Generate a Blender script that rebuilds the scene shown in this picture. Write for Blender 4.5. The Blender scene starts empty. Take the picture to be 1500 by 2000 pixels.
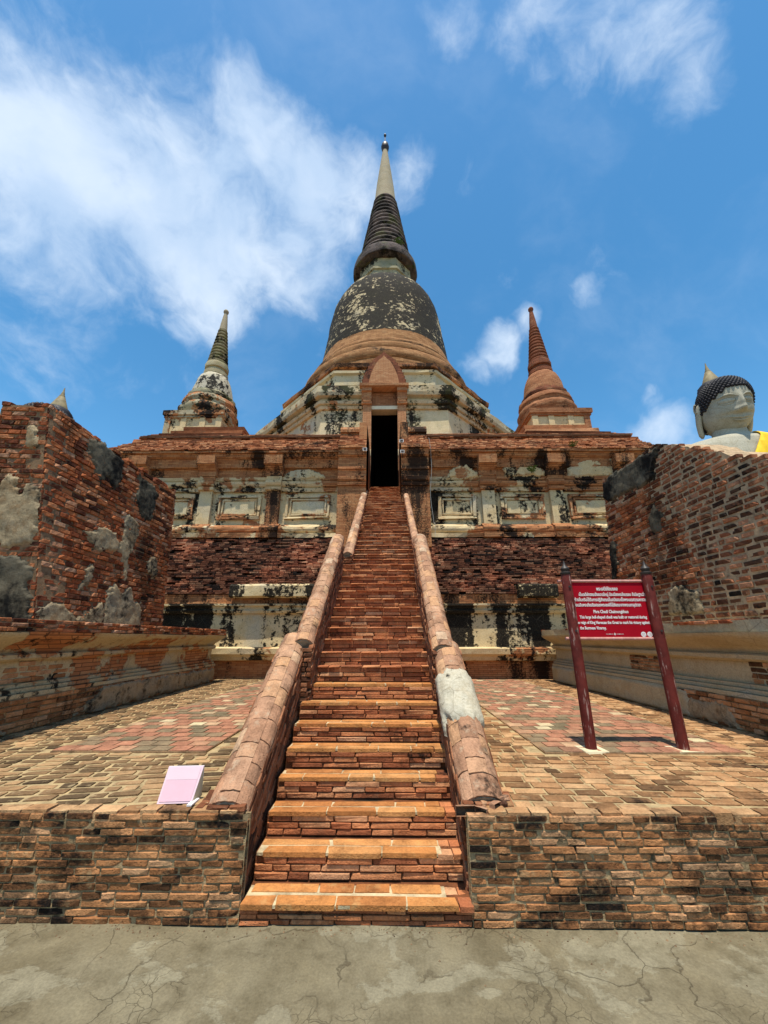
import bpy, bmesh, math, random
import numpy as np
from mathutils import Vector, Matrix, noise as mnoise

rng = random.Random(11)
scene = bpy.context.scene
COL = scene.collection
R = math.radians

# ------------------------------------------------------------------ camera, sky, sun, exposure
CAM = Vector((0.14, 0.0, 1.70)); PITCH = R(18.2); YAW = R(0.6)
cd = bpy.data.cameras.new('camera'); cam = bpy.data.objects.new('camera', cd); COL.objects.link(cam)
cam.location = CAM; cam.rotation_euler = (R(90) + PITCH, 0, YAW)
cd.sensor_fit = 'HORIZONTAL'; cd.sensor_width = 36; cd.lens = 18.0
cd.clip_start = .05; cd.clip_end = 3000
scene.camera = cam
CF = Vector((-math.sin(YAW) * math.cos(PITCH), math.cos(YAW) * math.cos(PITCH), math.sin(PITCH)))
CR = Vector((math.cos(YAW), math.sin(YAW), 0)); CU = CR.cross(CF)

SUN = Vector((-.02, -.26, 1)).normalized()
elev = math.asin(SUN.z); azim = math.atan2(SUN.x, SUN.y)
world = bpy.data.worlds.new('World'); scene.world = world; world.use_nodes = True
sl = bpy.data.lights.new('sun', 'SUN'); so = bpy.data.objects.new('sun', sl); COL.objects.link(so)
sl.energy = 4.6; sl.angle = R(.5); sl.color = (1, .93, .80)
so.rotation_euler = SUN.to_track_quat('Z', 'Y').to_euler(); so.location = (0, -10, 60)
scene.view_settings.view_transform = 'Standard'; scene.view_settings.look = 'None'
scene.view_settings.gamma = 1; scene.view_settings.use_curve_mapping = False
scene.view_settings.exposure = 0.36


class NT:
    """small node-tree helper"""
    def __init__(s, tree): s.t = tree; s.n = tree.nodes; s.l = tree.links
    def new(s, typ, **kw):
        n = s.n.new(typ)
        for k, v in kw.items(): setattr(n, k, v)
        return n
    def put(s, sock, v):
        if hasattr(v, 'is_output'): s.l.new(v, sock)
        elif isinstance(v, (tuple, list)) and len(v) == 3 and sock.type == 'RGBA': sock.default_value = (*v, 1)
        else: sock.default_value = v
    def math(s, op, a, b=0.0, c=None, clamp=False):
        n = s.new('ShaderNodeMath', operation=op, use_clamp=clamp); s.put(n.inputs[0], a); s.put(n.inputs[1], b)
        if c is not None: s.put(n.inputs[2], c)
        return n.outputs[0]
    def vmath(s, op, a, b=(0, 0, 0)):
        n = s.new('ShaderNodeVectorMath', operation=op); s.put(n.inputs[0], a); s.put(n.inputs[1], b)
        return n.outputs['Value'] if op in ('DOT_PRODUCT', 'LENGTH') else n.outputs[0]
    def noise(s, vec, scale, det=5, rough=.55, dist=0.0):
        n = s.new('ShaderNodeTexNoise'); s.put(n.inputs['Vector'], vec); s.put(n.inputs['Scale'], scale)
        n.inputs['Detail'].default_value = det; n.inputs['Roughness'].default_value = rough; n.inputs['Distortion'].default_value = dist
        return n.outputs['Fac']
    def voro(s, vec, scale, feature='F1'):
        n = s.new('ShaderNodeTexVoronoi', feature=feature); s.put(n.inputs['Vector'], vec); s.put(n.inputs['Scale'], scale)
        return n.outputs['Distance']
    def rng(s, f, a, b, c=0.0, d=1.0):
        n = s.new('ShaderNodeMapRange', interpolation_type='SMOOTHSTEP'); s.put(n.inputs[0], f)
        for i, v in enumerate((a, b, c, d)): s.put(n.inputs[i + 1], v)
        return n.outputs[0]
    def mix(s, f, a, b, mode='MIX'):
        n = s.new('ShaderNodeMix', data_type='RGBA', blend_type=mode); s.put(n.inputs[0], f)
        s.put(n.inputs[6], a); s.put(n.inputs[7], b); return n.outputs[2]
    def ramp(s, f, stops):
        n = s.new('ShaderNodeValToRGB'); s.put(n.inputs[0], f); e = n.color_ramp.elements
        while len(e) < len(stops): e.new(.5)
        for el, (p, c) in zip(e, stops): el.position = p; el.color = (*c, 1)
        return n.outputs[0]
    def scale(s, vec, v): return s.vmath('MULTIPLY', vec, v)
    def pos(s): return s.new('ShaderNodeNewGeometry').outputs['Position']


# sky with clouds placed by direction
w = NT(world.node_tree)
for n in list(w.n): w.n.remove(n)
sky = w.new('ShaderNodeTexSky', sky_type='NISHITA'); sky.sun_disc = False
sky.sun_elevation = elev; sky.sun_rotation = azim; sky.air_density = 1.0; sky.dust_density = .4; sky.ozone_density = 1.6
hs = w.new('ShaderNodeHueSaturation'); hs.inputs['Hue'].default_value = .488; hs.inputs['Saturation'].default_value = 1.30; hs.inputs['Value'].default_value = 1.08
w.l.new(sky.outputs[0], hs.inputs['Color'])
dirv = w.vmath('NORMALIZE', w.new('ShaderNodeTexCoord').outputs['Generated'])
warp = w.new('ShaderNodeTexNoise'); w.put(warp.inputs['Vector'], dirv); warp.inputs['Scale'].default_value = 5; warp.inputs['Detail'].default_value = 4
dw = w.vmath('ADD', dirv, w.scale(w.vmath('SUBTRACT', warp.outputs['Color'], (.5, .5, .5)), (.14, .14, .14)))
cov = None
BLOBS = [((-0.523, 0.331, 0.785), 0.12, 0.55), ((-0.573, 0.390, 0.721), 0.17, 0.8), ((-0.477, 0.419, 0.773), 0.16, 0.9), ((-0.360, 0.446, 0.819), 0.15, 1), ((-0.261, 0.469, 0.844), 0.13, 0.95), ((-0.415, 0.520, 0.747), 0.18, 1), ((-0.267, 0.565, 0.780), 0.15, 1), ((-0.555, 0.498, 0.667), 0.2, 0.9), ((-0.140, 0.540, 0.830), 0.12, 0.9), ((-0.056, 0.519, 0.853), 0.09, 0.9), ((0.015, 0.500, 0.866), 0.07, 0.75), ((-0.173, 0.621, 0.764), 0.11, 0.75), ((-0.380, 0.610, 0.696), 0.13, 0.7), ((-0.601, 0.549, 0.581), 0.12, 0.6), ((-0.533, 0.646, 0.547), 0.07, 0.5), ((-0.439, 0.642, 0.628), 0.05, 0.6), ((-0.072, 0.461, 0.884), 0.035, 0.6), ((0.251, 0.354, 0.901), 0.1, 0.6), ((0.319, 0.333, 0.887), 0.11, 0.55), ((0.385, 0.334, 0.860), 0.09, 0.6), ((0.302, 0.389, 0.870), 0.05, 0.6), ((0.456, 0.364, 0.812), 0.055, 0.55), ((0.243, 0.737, 0.631), 0.06, 0.85), ((0.200, 0.766, 0.611), 0.05, 0.7), ((0.303, 0.696, 0.651), 0.045, 0.6), ((0.417, 0.624, 0.661), 0.04, 0.45), ((0.464, 0.453, 0.762), 0.03, 0.4), ((0.584, 0.713, 0.388), 0.085, 0.85), ((0.541, 0.743, 0.393), 0.06, 0.7), ((0.547, 0.692, 0.472), 0.04, 0.45), ((0.135, 0.337, 0.932), 0.07, 0.3),]
for c, rad, amp in BLOBS:
    d = w.vmath('LENGTH', w.vmath('SUBTRACT', dw, Vector(c).normalized()[:]))
    f = w.rng(d, rad * 1.5, rad * .3, 0, amp)
    cov = f if cov is None else w.math('MAXIMUM', cov, f)
# beyond the frame: scattered cloud of the same kind
far = w.rng(w.noise(dirv, 2.2, 2), .5, .68, 0, .8)
behind = w.rng(w.vmath('DOT_PRODUCT', dirv, CF[:]), .45, .25)
cov = w.math('MAXIMUM', cov, w.math('MULTIPLY', far, behind))
det = w.math('ADD', w.math('MULTIPLY', w.math('SUBTRACT', w.noise(w.vmath('ADD', dw, (3.1, .7, 1.9)), 5.0, 10, .60), .5), 1.7), .5)
dens = w.rng(w.math('ADD', w.math('MULTIPLY', cov, .70), det), .66, 1.30)
thin = w.rng(w.noise(w.scale(dw, (1, 1.6, 1)), 3.0, 7, .6), .48, .8, 0, .16)
dens = w.math('MAXIMUM', dens, thin)
shade = w.rng(w.noise(dw, 7, 5, .5), .3, .7)
ccol = w.mix(shade, (3.5, 4.4, 5.6), (5.0, 5.6, 6.3))
skyc = w.mix(w.math('MULTIPLY', dens, .78), hs.outputs[0], ccol)
bg = w.new('ShaderNodeBackground'); w.l.new(skyc, bg.inputs['Color']); bg.inputs['Strength'].default_value = .145
w.l.new(bg.outputs[0], w.new('ShaderNodeOutputWorld').inputs['Surface'])


# ------------------------------------------------------------------ materials
def newmat(name, rough=.9, spec=.15):
    m = bpy.data.materials.new(name); m.use_nodes = True
    t = NT(m.node_tree); b = t.n['Principled BSDF']
    b.inputs['Roughness'].default_value = rough; b.inputs['Specular IOR Level'].default_value = spec
    return m, t, b

def bump(t, b, h, strength=.5, dist=.01):
    n = t.new('ShaderNodeBump'); n.inputs['Strength'].default_value = strength; n.inputs['Distance'].default_value = dist
    t.put(n.inputs['Height'], h); t.l.new(n.outputs[0], b.inputs['Normal'])

def rnd_node(t):
    at = t.new('ShaderNodeAttribute', attribute_name='rnd')
    return t.math('FRACT', t.math('ADD', t.new('ShaderNodeObjectInfo').outputs['Random'], at.outputs['Fac']))

SOOT = (.0065, .0055, .0048)
def brick_mat(name, stops, soot=.5, sscale=1.3, streak=(1, 1, .45), lime=.25, limec=(.46, .36, .22), fine=1.0, ssoft=.10, moss=0.0):
    """single bricks: every piece takes its own tone, then wear, lime and soot lie over the wall"""
    m, t, b = newmat(name)
    p = t.pos(); r = rnd_node(t)
    c = t.ramp(r, stops)
    n1 = t.noise(p, 7 * fine, 6, .6); n2 = t.noise(p, 55 * fine, 4, .7)
    c = t.mix(1, c, t.ramp(t.math('ADD', t.math('MULTIPLY', n1, .6), t.math('MULTIPLY', n2, .4)), [(.28, (.38, .36, .34)), (.5, (.95, .95, .95)), (.72, (1.45, 1.42, 1.38))]), 'MULTIPLY')
    l = t.math('MULTIPLY', t.rng(t.noise(t.vmath('ADD', p, (5, 2, 9)), 10 * fine, 7, .65), .54, .70), lime)
    c = t.mix(l, c, limec)
    s1 = t.noise(t.scale(p, streak), sscale, 8, .62)
    s2 = t.noise(p, 24, 5, .65)
    sm = t.rng(t.math('ADD', s1, t.math('MULTIPLY', t.math('SUBTRACT', s2, .5), .35)), .78 - .4 * soot, .78 - .4 * soot + ssoft)
    sm = t.math('MULTIPLY', sm, t.rng(t.math('ADD', r, n2), .45, .95, .98, .62))
    c = t.mix(sm, c, SOOT)
    if moss: c = t.mix(t.math('MULTIPLY', t.rng(t.noise(p, 3.3, 6, .6), .55, .68), moss), c, (.10, .11, .035))
    t.l.new(c, b.inputs['Base Color'])
    pits = t.rng(t.voro(p, 60 * fine), .0, .35)
    bump(t, b, t.math('ADD', t.math('ADD', n2, t.math('MULTIPLY', n1, .8)), t.math('MULTIPLY', pits, .5)), .75, .012)
    return m

def mortar_mat(name, col, dark=.4, sscale=1.3):
    m, t, b = newmat(name); p = t.pos()
    n1 = t.noise(p, 9, 7, .65); n2 = t.noise(p, 60, 4, .7)
    c = t.mix(1, col, t.ramp(n1, [(.25, (.35, .33, .3)), (.5, (.95, .95, .93)), (.75, (1.35, 1.3, 1.2))]), 'MULTIPLY')
    s = t.rng(t.noise(t.scale(p, (1, 1, .45)), sscale, 8, .62), .78 - .4 * dark, .9 - .4 * dark)
    c = t.mix(s, c, (.02, .017, .012)); t.l.new(c, b.inputs['Base Color'])
    bump(t, b, t.math('ADD', n1, n2), .8, .015); return m

def plaster_mat(name, col=(.60, .50, .30), alt=(.45, .36, .20), grey=(.42, .41, .36), stain=.5, sscale=1.1, streak=(1.3, 1.3, .28), brick=0.0, bricksize=.6, ssoft=.07, warm=.5, cscale=1.0, moss=0.0, fw=.45, fs=9):
    """old lime plaster: cream to ochre patches, black algae running down, brick showing where it fell off"""
    m, t, b = newmat(name, .88); p = t.pos()
    n0 = t.noise(p, .9 * cscale, 6, .6); n1 = t.noise(t.vmath('ADD', p, (7, 3, 1)), 2.4 * cscale, 7, .62); n2 = t.noise(p, 40, 5, .7)
    c = t.mix(t.rng(n1, .45, .65, 0, warm), col, alt)
    c = t.mix(t.rng(n0, .50, .66, 0, .7), c, grey)
    c = t.mix(1, c, t.ramp(n2, [(.25, (.66, .64, .6)), (.55, (1, 1, 1)), (.8, (1.18, 1.18, 1.18))]), 'MULTIPLY')
    h = t.math('ADD', t.math('MULTIPLY', n2, .5), n1)
    if brick > 0:
        sx = t.new('ShaderNodeSeparateXYZ'); t.l.new(p, sx.inputs[0])
        u = t.math('ADD', sx.outputs[0], t.math('MULTIPLY', sx.outputs[1], .62))
        cv = t.new('ShaderNodeCombineXYZ'); t.l.new(u, cv.inputs[0]); t.l.new(sx.outputs[2], cv.inputs[1])
        bc, bh = brick_tex(t, cv.outputs[0], p)
        mk = t.rng(t.math('ADD', t.noise(t.vmath('ADD', p, (2, 8, 4)), bricksize, 8, .62), t.math('MULTIPLY', t.math('SUBTRACT', n1, .5), .3)), .70 - .4 * brick, .73 - .4 * brick)
        c = t.mix(mk, c, bc); h = t.math('ADD', t.math('MULTIPLY', t.math('SUBTRACT', 1, mk), 1.6), t.mix(mk, h, bh))
    s1 = t.noise(t.scale(p, streak), sscale, 9, .64); s3 = t.noise(t.scale(p, (1, 1, 1.25)), fs, 7, .68)
    sm = t.rng(t.math('ADD', s1, t.math('MULTIPLY', t.math('SUBTRACT', s3, .5), fw)), .80 - .4 * stain, .80 - .4 * stain + ssoft)
    c = t.mix(t.math('MULTIPLY', sm, t.rng(n2, .25, .6, .88, 1.0)), c, SOOT)
    if moss: c = t.mix(t.math('MULTIPLY', t.rng(t.noise(p, 1.6, 7, .6), .5, .62), moss), c, (.12, .13, .03))
    # fine crazing
    ck = t.rng(t.voro(t.vmath('ADD', p, t.scale(t.vmath('SUBTRACT', p, p), (0, 0, 0))), 3.2, 'DISTANCE_TO_EDGE'), .0, .018, .5, 0)
    c = t.mix(t.math('MULTIPLY', ck, t.rng(n0, .4, .6)), c, (.12, .10, .07))
    t.l.new(c, b.inputs['Base Color']); bump(t, b, h, .6, .02); return m

def brick_tex(t, uv, p, bw=.27, bh=.058, stops=None):
    """courses too fine and too far to be picked apart"""
    bt = t.new('ShaderNodeTexBrick'); t.put(bt.inputs['Vector'], uv); bt.offset = .5
    for k, v in (('Scale', 1.0), ('Mortar Size', .006), ('Mortar Smooth', .3), ('Bias', 0.0), ('Brick Width', bw), ('Row Height', bh)): bt.inputs[k].default_value = v
    bt.inputs['Color1'].default_value = (0, 0, 0, 1); bt.inputs['Color2'].default_value = (1, 1, 1, 1); bt.inputs['Mortar'].default_value = (.5, .5, .5, 1)
    v = t.math('ADD', t.math('MULTIPLY', bt.outputs['Color'], .34), t.math('MULTIPLY', t.noise(p, 3.5, 8, .68), .72))
    c = t.ramp(v, stops or [(.15, (.20, .075, .032)), (.35, (.35, .135, .055)), (.6, (.46, .20, .082)), (.85, (.54, .28, .13))])
    c = t.mix(t.math('MULTIPLY', bt.outputs['Fac'], .8), c, (.10, .05, .026))
    return c, t.math('SUBTRACT', 1, bt.outputs['Fac'])

def far_brick_mat(name, soot=.4, sscale=.8, streak=(1.2, 1.2, .3), stops=None, bw=.27, bh=.058, cyl=None, ssoft=.1, lime=.2, moss=0.0):
    m, t, b = newmat(name); p = t.pos()
    sx = t.new('ShaderNodeSeparateXYZ'); t.l.new(p, sx.inputs[0])
    if cyl:
        a = t.math('ARCTAN2', t.math('SUBTRACT', sx.outputs[0], cyl[0]), t.math('SUBTRACT', cyl[1], sx.outputs[1]))
        u = t.math('MULTIPLY', a, cyl[2])
    else: u = t.math('ADD', sx.outputs[0], t.math('MULTIPLY', sx.outputs[1], .62))
    cv = t.new('ShaderNodeCombineXYZ'); t.l.new(u, cv.inputs[0]); t.l.new(sx.outputs[2], cv.inputs[1])
    c, h = brick_tex(t, cv.outputs[0], p, bw, bh, stops)
    n2 = t.noise(p, 20, 6, .7)
    c = t.mix(t.math('MULTIPLY', t.rng(t.noise(t.vmath('ADD', p, (5, 2, 9)), 2.3, 7, .65), .55, .68), lime), c, (.50, .37, .20))
    s1 = t.noise(t.scale(p, streak), sscale, 9, .64)
    sm = t.rng(t.math('ADD', s1, t.math('MULTIPLY', t.math('SUBTRACT', n2, .5), .4)), .80 - .4 * soot, .80 - .4 * soot + ssoft)
    c = t.mix(t.math('MULTIPLY', sm, .93), c, SOOT)
    if moss: c = t.mix(t.math('MULTIPLY', t.rng(t.noise(p, 1.1, 7, .6), .52, .64), moss), c, (.10, .12, .03))
    t.l.new(c, b.inputs['Base Color'])
    bump(t, b, t.math('ADD', t.math('MULTIPLY', h, .8), t.math('MULTIPLY', n2, .9)), .6, .018); return m

def plain_mat(name, col, var=.25, sc=8, rough=.6, spec=.3, wear=None, wearamt=.5, bmp=.2):
    m, t, b = newmat(name, rough, spec); p = t.pos(); n = t.noise(p, sc, 6, .62)
    lo = 1 - var; hi = 1 + var
    c = t.mix(1, col, t.ramp(n, [(.3, (lo, lo, lo)), (.7, (hi, hi, hi))]), 'MULTIPLY')
    if wear: c = t.mix(t.math('MULTIPLY', t.rng(t.noise(t.scale(p, (3, 3, .5)), 9, 7, .68), .55, .66), wearamt), c, wear)
    t.l.new(c, b.inputs['Base Color']); bump(t, b, n, bmp, .004); return m

RED = [(0, (.05, .018, .011)), (.12, (.16, .045, .02)), (.35, (.30, .080, .030)), (.6, (.42, .130, .046)), (.82, (.46, .18, .078)), (1, (.46, .26, .16))]
TAN = [(0, (.075, .035, .016)), (.15, (.20, .085, .034)), (.45, (.36, .155, .060)), (.75, (.46, .22, .094)), (1, (.50, .28, .145))]
ORG = [(0, (.20, .065, .028)), (.2, (.35, .115, .048)), (.5, (.46, .165, .066)), (.8, (.52, .215, .09)), (1, (.55, .29, .15))]
PINK = [(0, (.27, .145, .085)), (.3, (.38, .20, .115)), (.6, (.44, .25, .15)), (.85, (.50, .27, .135)), (1, (.50, .35, .23))]
MIXD = [(0, (.04, .022, .014)), (.2, (.12, .048, .025)), (.45, (.25, .085, .04)), (.7, (.35, .14, .066)), (1, (.42, .21, .12))]

M = {}
M['wall'] = brick_mat('front_wall_brick', TAN, soot=.76, sscale=3.2, streak=(.7, .8, 1.1), lime=.40, limec=(.36, .28, .15))
M['wallmortar'] = mortar_mat('front_wall_mortar', (.36, .255, .14), .56, 3.2)
M['blockL'] = brick_mat('left_wall_brick', RED, soot=.72, sscale=1.5, streak=(1, 1, .3), lime=.18)
M['blockLm'] = mortar_mat('left_wall_mortar', (.24, .15, .085), .4)
M['blockR'] = brick_mat('right_wall_brick', MIXD, soot=.68, sscale=2.6, streak=(1, 1, .6), lime=.15)
M['blockRm'] = mortar_mat('right_wall_mortar', (.46, .325, .20), .2)
M['plinthb'] = brick_mat('plinth_brick', TAN, soot=.60, sscale=1.6, lime=.3)
M['plinthr'] = brick_mat('plinth_cornice_brick', RED, soot=.55, sscale=1.4, lime=.2)
M['plplast'] = plaster_mat('old_moulding_plaster', (.50, .40, .23), (.34, .21, .10), (.42, .39, .31), stain=.50, sscale=1.3, streak=(1, 1, .5), brick=.42, bricksize=.8)
M['plplastR'] = plaster_mat('restored_moulding_plaster', (.47, .385, .235), (.36, .27, .14), (.42, .38, .28), stain=.40, sscale=1.0, streak=(1, 1, .8), ssoft=.25)
M['patch'] = plaster_mat('loose_wall_plaster', (.36, .275, .165), (.27, .175, .09), (.25, .21, .145), stain=.80, sscale=1.8, streak=(1, 1, .4), cscale=2.6, ssoft=.25, warm=.85, fw=.8)
M['patchdark'] = plaster_mat('blackened_wall_plaster', (.13, .11, .075), (.10, .075, .045), (.11, .10, .075), stain=.98, sscale=1.8, streak=(1, 1, .4), cscale=1.6, ssoft=.22)
M['paver'] = brick_mat('paving_brick', [(0, (.12, .066, .032)), (.25, (.26, .135, .06)), (.55, (.40, .215, .098)), (1, (.48, .29, .145))], soot=.66, sscale=2.4, streak=(1, .6, 1), lime=.5, limec=(.47, .34, .18), ssoft=.2)
M['paverL'] = brick_mat('stained_paving_brick', [(0, (.08, .052, .028)), (.3, (.16, .10, .05)), (.6, (.27, .16, .078)), (1, (.42, .26, .13))], soot=.56, sscale=2.4, streak=(1, .6, 1), lime=.6, limec=(.45, .34, .19), ssoft=.2)
M['pavjoint'] = mortar_mat('paving_joint', (.42, .31, .165), .32)
M['tile'] = brick_mat('terrace_tile', [(0, (.17, .135, .08)), (.25, (.24, .17, .10)), (.45, (.32, .15, .09)), (.75, (.38, .17, .10)), (.9, (.42, .24, .14)), (1, (.52, .43, .26))], soot=.28, sscale=1.2, streak=(1, 1, 1), lime=.25, limec=(.42, .34, .19), ssoft=.3)
M['tilej'] = mortar_mat('terrace_tile_joint', (.30, .19, .105), .2)
M['step'] = brick_mat('stair_riser_brick', ORG, soot=.50, sscale=2.2, streak=(.8, 1, 1), lime=.12, ssoft=.16)
M['stepm'] = mortar_mat('stair_core', (.17, .062, .026), .5)
M['tread'] = brick_mat('stair_tread_tile', [(0, (.38, .145, .045)), (.5, (.48, .20, .060)), (1, (.52, .25, .09))], soot=.46, sscale=2.2, streak=(.7, 1, 1), lime=.35, limec=(.55, .36, .15), ssoft=.2)
M['treadj'] = mortar_mat('stair_tread_joint', (.55, .44, .27), .1)
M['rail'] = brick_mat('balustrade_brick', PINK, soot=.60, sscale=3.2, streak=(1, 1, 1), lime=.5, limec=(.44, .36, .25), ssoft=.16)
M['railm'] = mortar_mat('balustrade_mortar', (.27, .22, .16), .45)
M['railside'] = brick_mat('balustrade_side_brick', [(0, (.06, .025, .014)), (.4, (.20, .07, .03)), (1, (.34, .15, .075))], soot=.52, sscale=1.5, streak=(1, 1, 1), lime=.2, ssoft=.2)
M['railplaster'] = plaster_mat('grey_white_plaster', (.48, .43, .32), (.38, .31, .20), (.40, .37, .29), stain=.50, sscale=3, streak=(1, 1, 1), cscale=3)
M['fbrick'] = far_brick_mat('platform_brick', soot=.74, sscale=1.0, streak=(1.2, 1.2, .22), bw=.26, bh=.055)
M['fbrickd'] = far_brick_mat('platform_brick_dark', soot=.80, sscale=.9, bw=.26, bh=.055)
M['batter'] = brick_mat('battered_course_brick', [(0, (.09, .03, .018)), (.35, (.24, .075, .038)), (.7, (.38, .145, .075)), (1, (.46, .24, .14))], soot=.94, sscale=1.0, streak=(.7, 1, .8), lime=.1, fine=.5, ssoft=.1)
M['batterm'] = mortar_mat('battered_core', (.04, .02, .012), .6)
M['slope'] = brick_mat('cornice_course_brick', [(0, (.12, .04, .018)), (.4, (.30, .10, .04)), (.75, (.42, .165, .07)), (1, (.50, .26, .13))], soot=.55, sscale=1.0, streak=(.8, 1, 1.2), lime=.15, fine=.5)
M['slopem'] = mortar_mat('cornice_core', (.10, .045, .022), .4)
M['fplast'] = plaster_mat('platform_plaster', (.66, .505, .28), (.52, .35, .16), (.52, .44, .30), stain=.64, sscale=1.1, streak=(1.2, 1.2, .3), brick=.22, bricksize=.7)
M['fplastd'] = plaster_mat('streaked_plaster', (.66, .525, .30), (.50, .34, .15), (.50, .44, .32), stain=.86, sscale=.95, streak=(1.25, 1.25, .14), ssoft=.05)
M['fplastm'] = plaster_mat('weathered_moulding', (.62, .475, .27), (.44, .25, .11), (.48, .42, .31), stain=.70, sscale=1.3, streak=(.8, 1, 1.2), brick=.55, bricksize=.45)
M['opl'] = plaster_mat('octagon_plaster', (.66, .54, .33), (.55, .40, .20), (.54, .48, .36), stain=.62, sscale=.8, streak=(1.2, 1.2, .3), brick=.14, bricksize=.4, moss=.12)
M['omould'] = plaster_mat('octagon_moulding', (.58, .475, .30), (.44, .30, .15), (.42, .39, .28), stain=.80, sscale=.8, streak=(1, 1, 1), brick=.30, bricksize=.3, moss=.2)
M['obrick'] = far_brick_mat('octagon_brick', soot=.74, sscale=.5, streak=(1, 1, 1), bw=.3, bh=.07)
M['bell'] = plaster_mat('bell_plaster', (.56, .45, .27), (.40, .28, .14), (.30, .26, .19), stain=1.17, sscale=.9, streak=(.75, .75, 1.1), ssoft=.09, brick=0, moss=.03, cscale=.9, fw=1.1, fs=4.6)
M['ringb'] = far_brick_mat('ring_brick', soot=.58, sscale=.7, streak=(.7, .7, 1.4), stops=[(.15, (.13, .058, .024)), (.4, (.27, .125, .048)), (.65, (.38, .19, .078)), (.9, (.46, .27, .13))], bw=.34, bh=.085, cyl=(0, 22.6, 4.6), lime=.12)
M['harm'] = plaster_mat('harmika_plaster', (.40, .35, .22), (.30, .22, .12), (.24, .24, .17), stain=.72, sscale=.8, streak=(1, 1, .6), moss=.3)
M['ringd'] = far_brick_mat('spire_ring_brick', soot=.80, sscale=.9, streak=(1, 1, 1), stops=[(.12, (.03, .026, .026)), (.4, (.07, .056, .055)), (.7, (.13, .10, .09)), (1, (.22, .18, .14))], bw=.34, bh=.085, cyl=(0, 22.6, 1.3), moss=.4, lime=.1)
M['spire'] = plaster_mat('spire_plaster', (.36, .30, .20), (.28, .22, .14), (.30, .28, .22), stain=.26, sscale=.8, streak=(1, 1, .3), moss=.10)
M['greyp'] = plaster_mat('corner_bell_plaster', (.52, .46, .34), (.36, .30, .20), (.34, .33, .28), stain=.74, sscale=1.6, streak=(1, 1, .6), brick=.14)
M['cbrick'] = far_brick_mat('corner_chedi_brick', stops=[(.15, (.15, .055, .025)), (.4, (.28, .11, .048)), (.65, (.38, .165, .075)), (.9, (.46, .25, .13))], soot=.58, sscale=.9, streak=(1, 1, .7), bw=.24, bh=.06, lime=.12)
M['pale'] = far_brick_mat('restored_pale_brick', soot=.20, sscale=.8, streak=(1, 1, .7), bw=.24, bh=.06, lime=.3, stops=[(.15, (.32, .135, .06)), (.5, (.46, .215, .10)), (.85, (.55, .30, .15))])
M['cbrickd'] = far_brick_mat('corner_chedi_dark_brick', soot=.62, sscale=.9, streak=(1, 1, 1), bw=.24, bh=.06, stops=[(.12, (.06, .02, .012)), (.4, (.16, .05, .025)), (.7, (.26, .085, .04)), (1, (.34, .15, .08))])
M['leftbody'] = plaster_mat('stained_brick_and_plaster', (.44, .37, .24), (.32, .21, .11), (.28, .27, .20), stain=.74, sscale=1.3, streak=(1, 1, .8), brick=.56, bricksize=.9, moss=.15)
M['cgreen'] = plaster_mat('mossy_ring_plaster', (.22, .185, .10), (.15, .11, .06), (.18, .17, .11), stain=.66, sscale=1, streak=(1, 1, 1), moss=.4)
M['dark'] = plain_mat('shade_dark_interior', (.012, .010, .009), rough=1, spec=0)  # near-black base colour paints in the deep shade inside the doorway
M['lintel'] = plain_mat('white_lintel', (.68, .60, .42), .1)
M['bronze'] = plain_mat('dark_metal', (.035, .028, .024), .3, rough=.5)
M['stone'] = plaster_mat('statue_stucco', (.43, .40, .31), (.34, .30, .21), (.30, .295, .24), stain=.44, sscale=1.5, streak=(1, 1, .6), cscale=1.6, ssoft=.3)
M['hair'] = plain_mat('dark_curls', (.016, .014, .017), .5, 5, .6, .3)
M['flame'] = plain_mat('old_gilding', (.24, .19, .10), .4, 6, .7)
M['robe'] = plain_mat('yellow_cloth', (.80, .50, .025), .12, 5, .75, .2)
M['paint'] = plain_mat('maroon_paint', (.115, .020, .015), .35, 9, .65, .15, wear=(.36, .24, .20), wearamt=.9)
M['board'] = plain_mat('red_sign_paint', (.36, .004, .014), .08, 3, .7, .08, bmp=.03)
M['white'] = plain_mat('white_lettering', (.78, .76, .72), .03, 3, .6)
M['railw'] = plain_mat('pale_rail_paint', (.46, .22, .18), .25, 12, .5, .3, wear=(.62, .50, .44), wearamt=.6)
M['foot'] = plain_mat('pale_concrete', (.60, .52, .34), .18, 9, .9, .1)
M['pinkc'] = plain_mat('pink_card', (.66, .42, .47), .05, 6, .5, .3, bmp=.03)
M['pinkl'] = plain_mat('pale_card', (.68, .49, .53), .04, 6, .5, .3, bmp=.03)
M['cardw'] = plain_mat('white_card', (.74, .70, .68), .04, 6, .5, .3, bmp=.03)
M['cable'] = plain_mat('grey_cable', (.36, .34, .30), .1)
M['leaf'] = plain_mat('weed_leaf', (.07, .12, .02), .4, 12, .6, .3)
M['soil'] = plain_mat('dry_earth', (.20, .16, .10), .3, 1.5, .95, .1)

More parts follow.
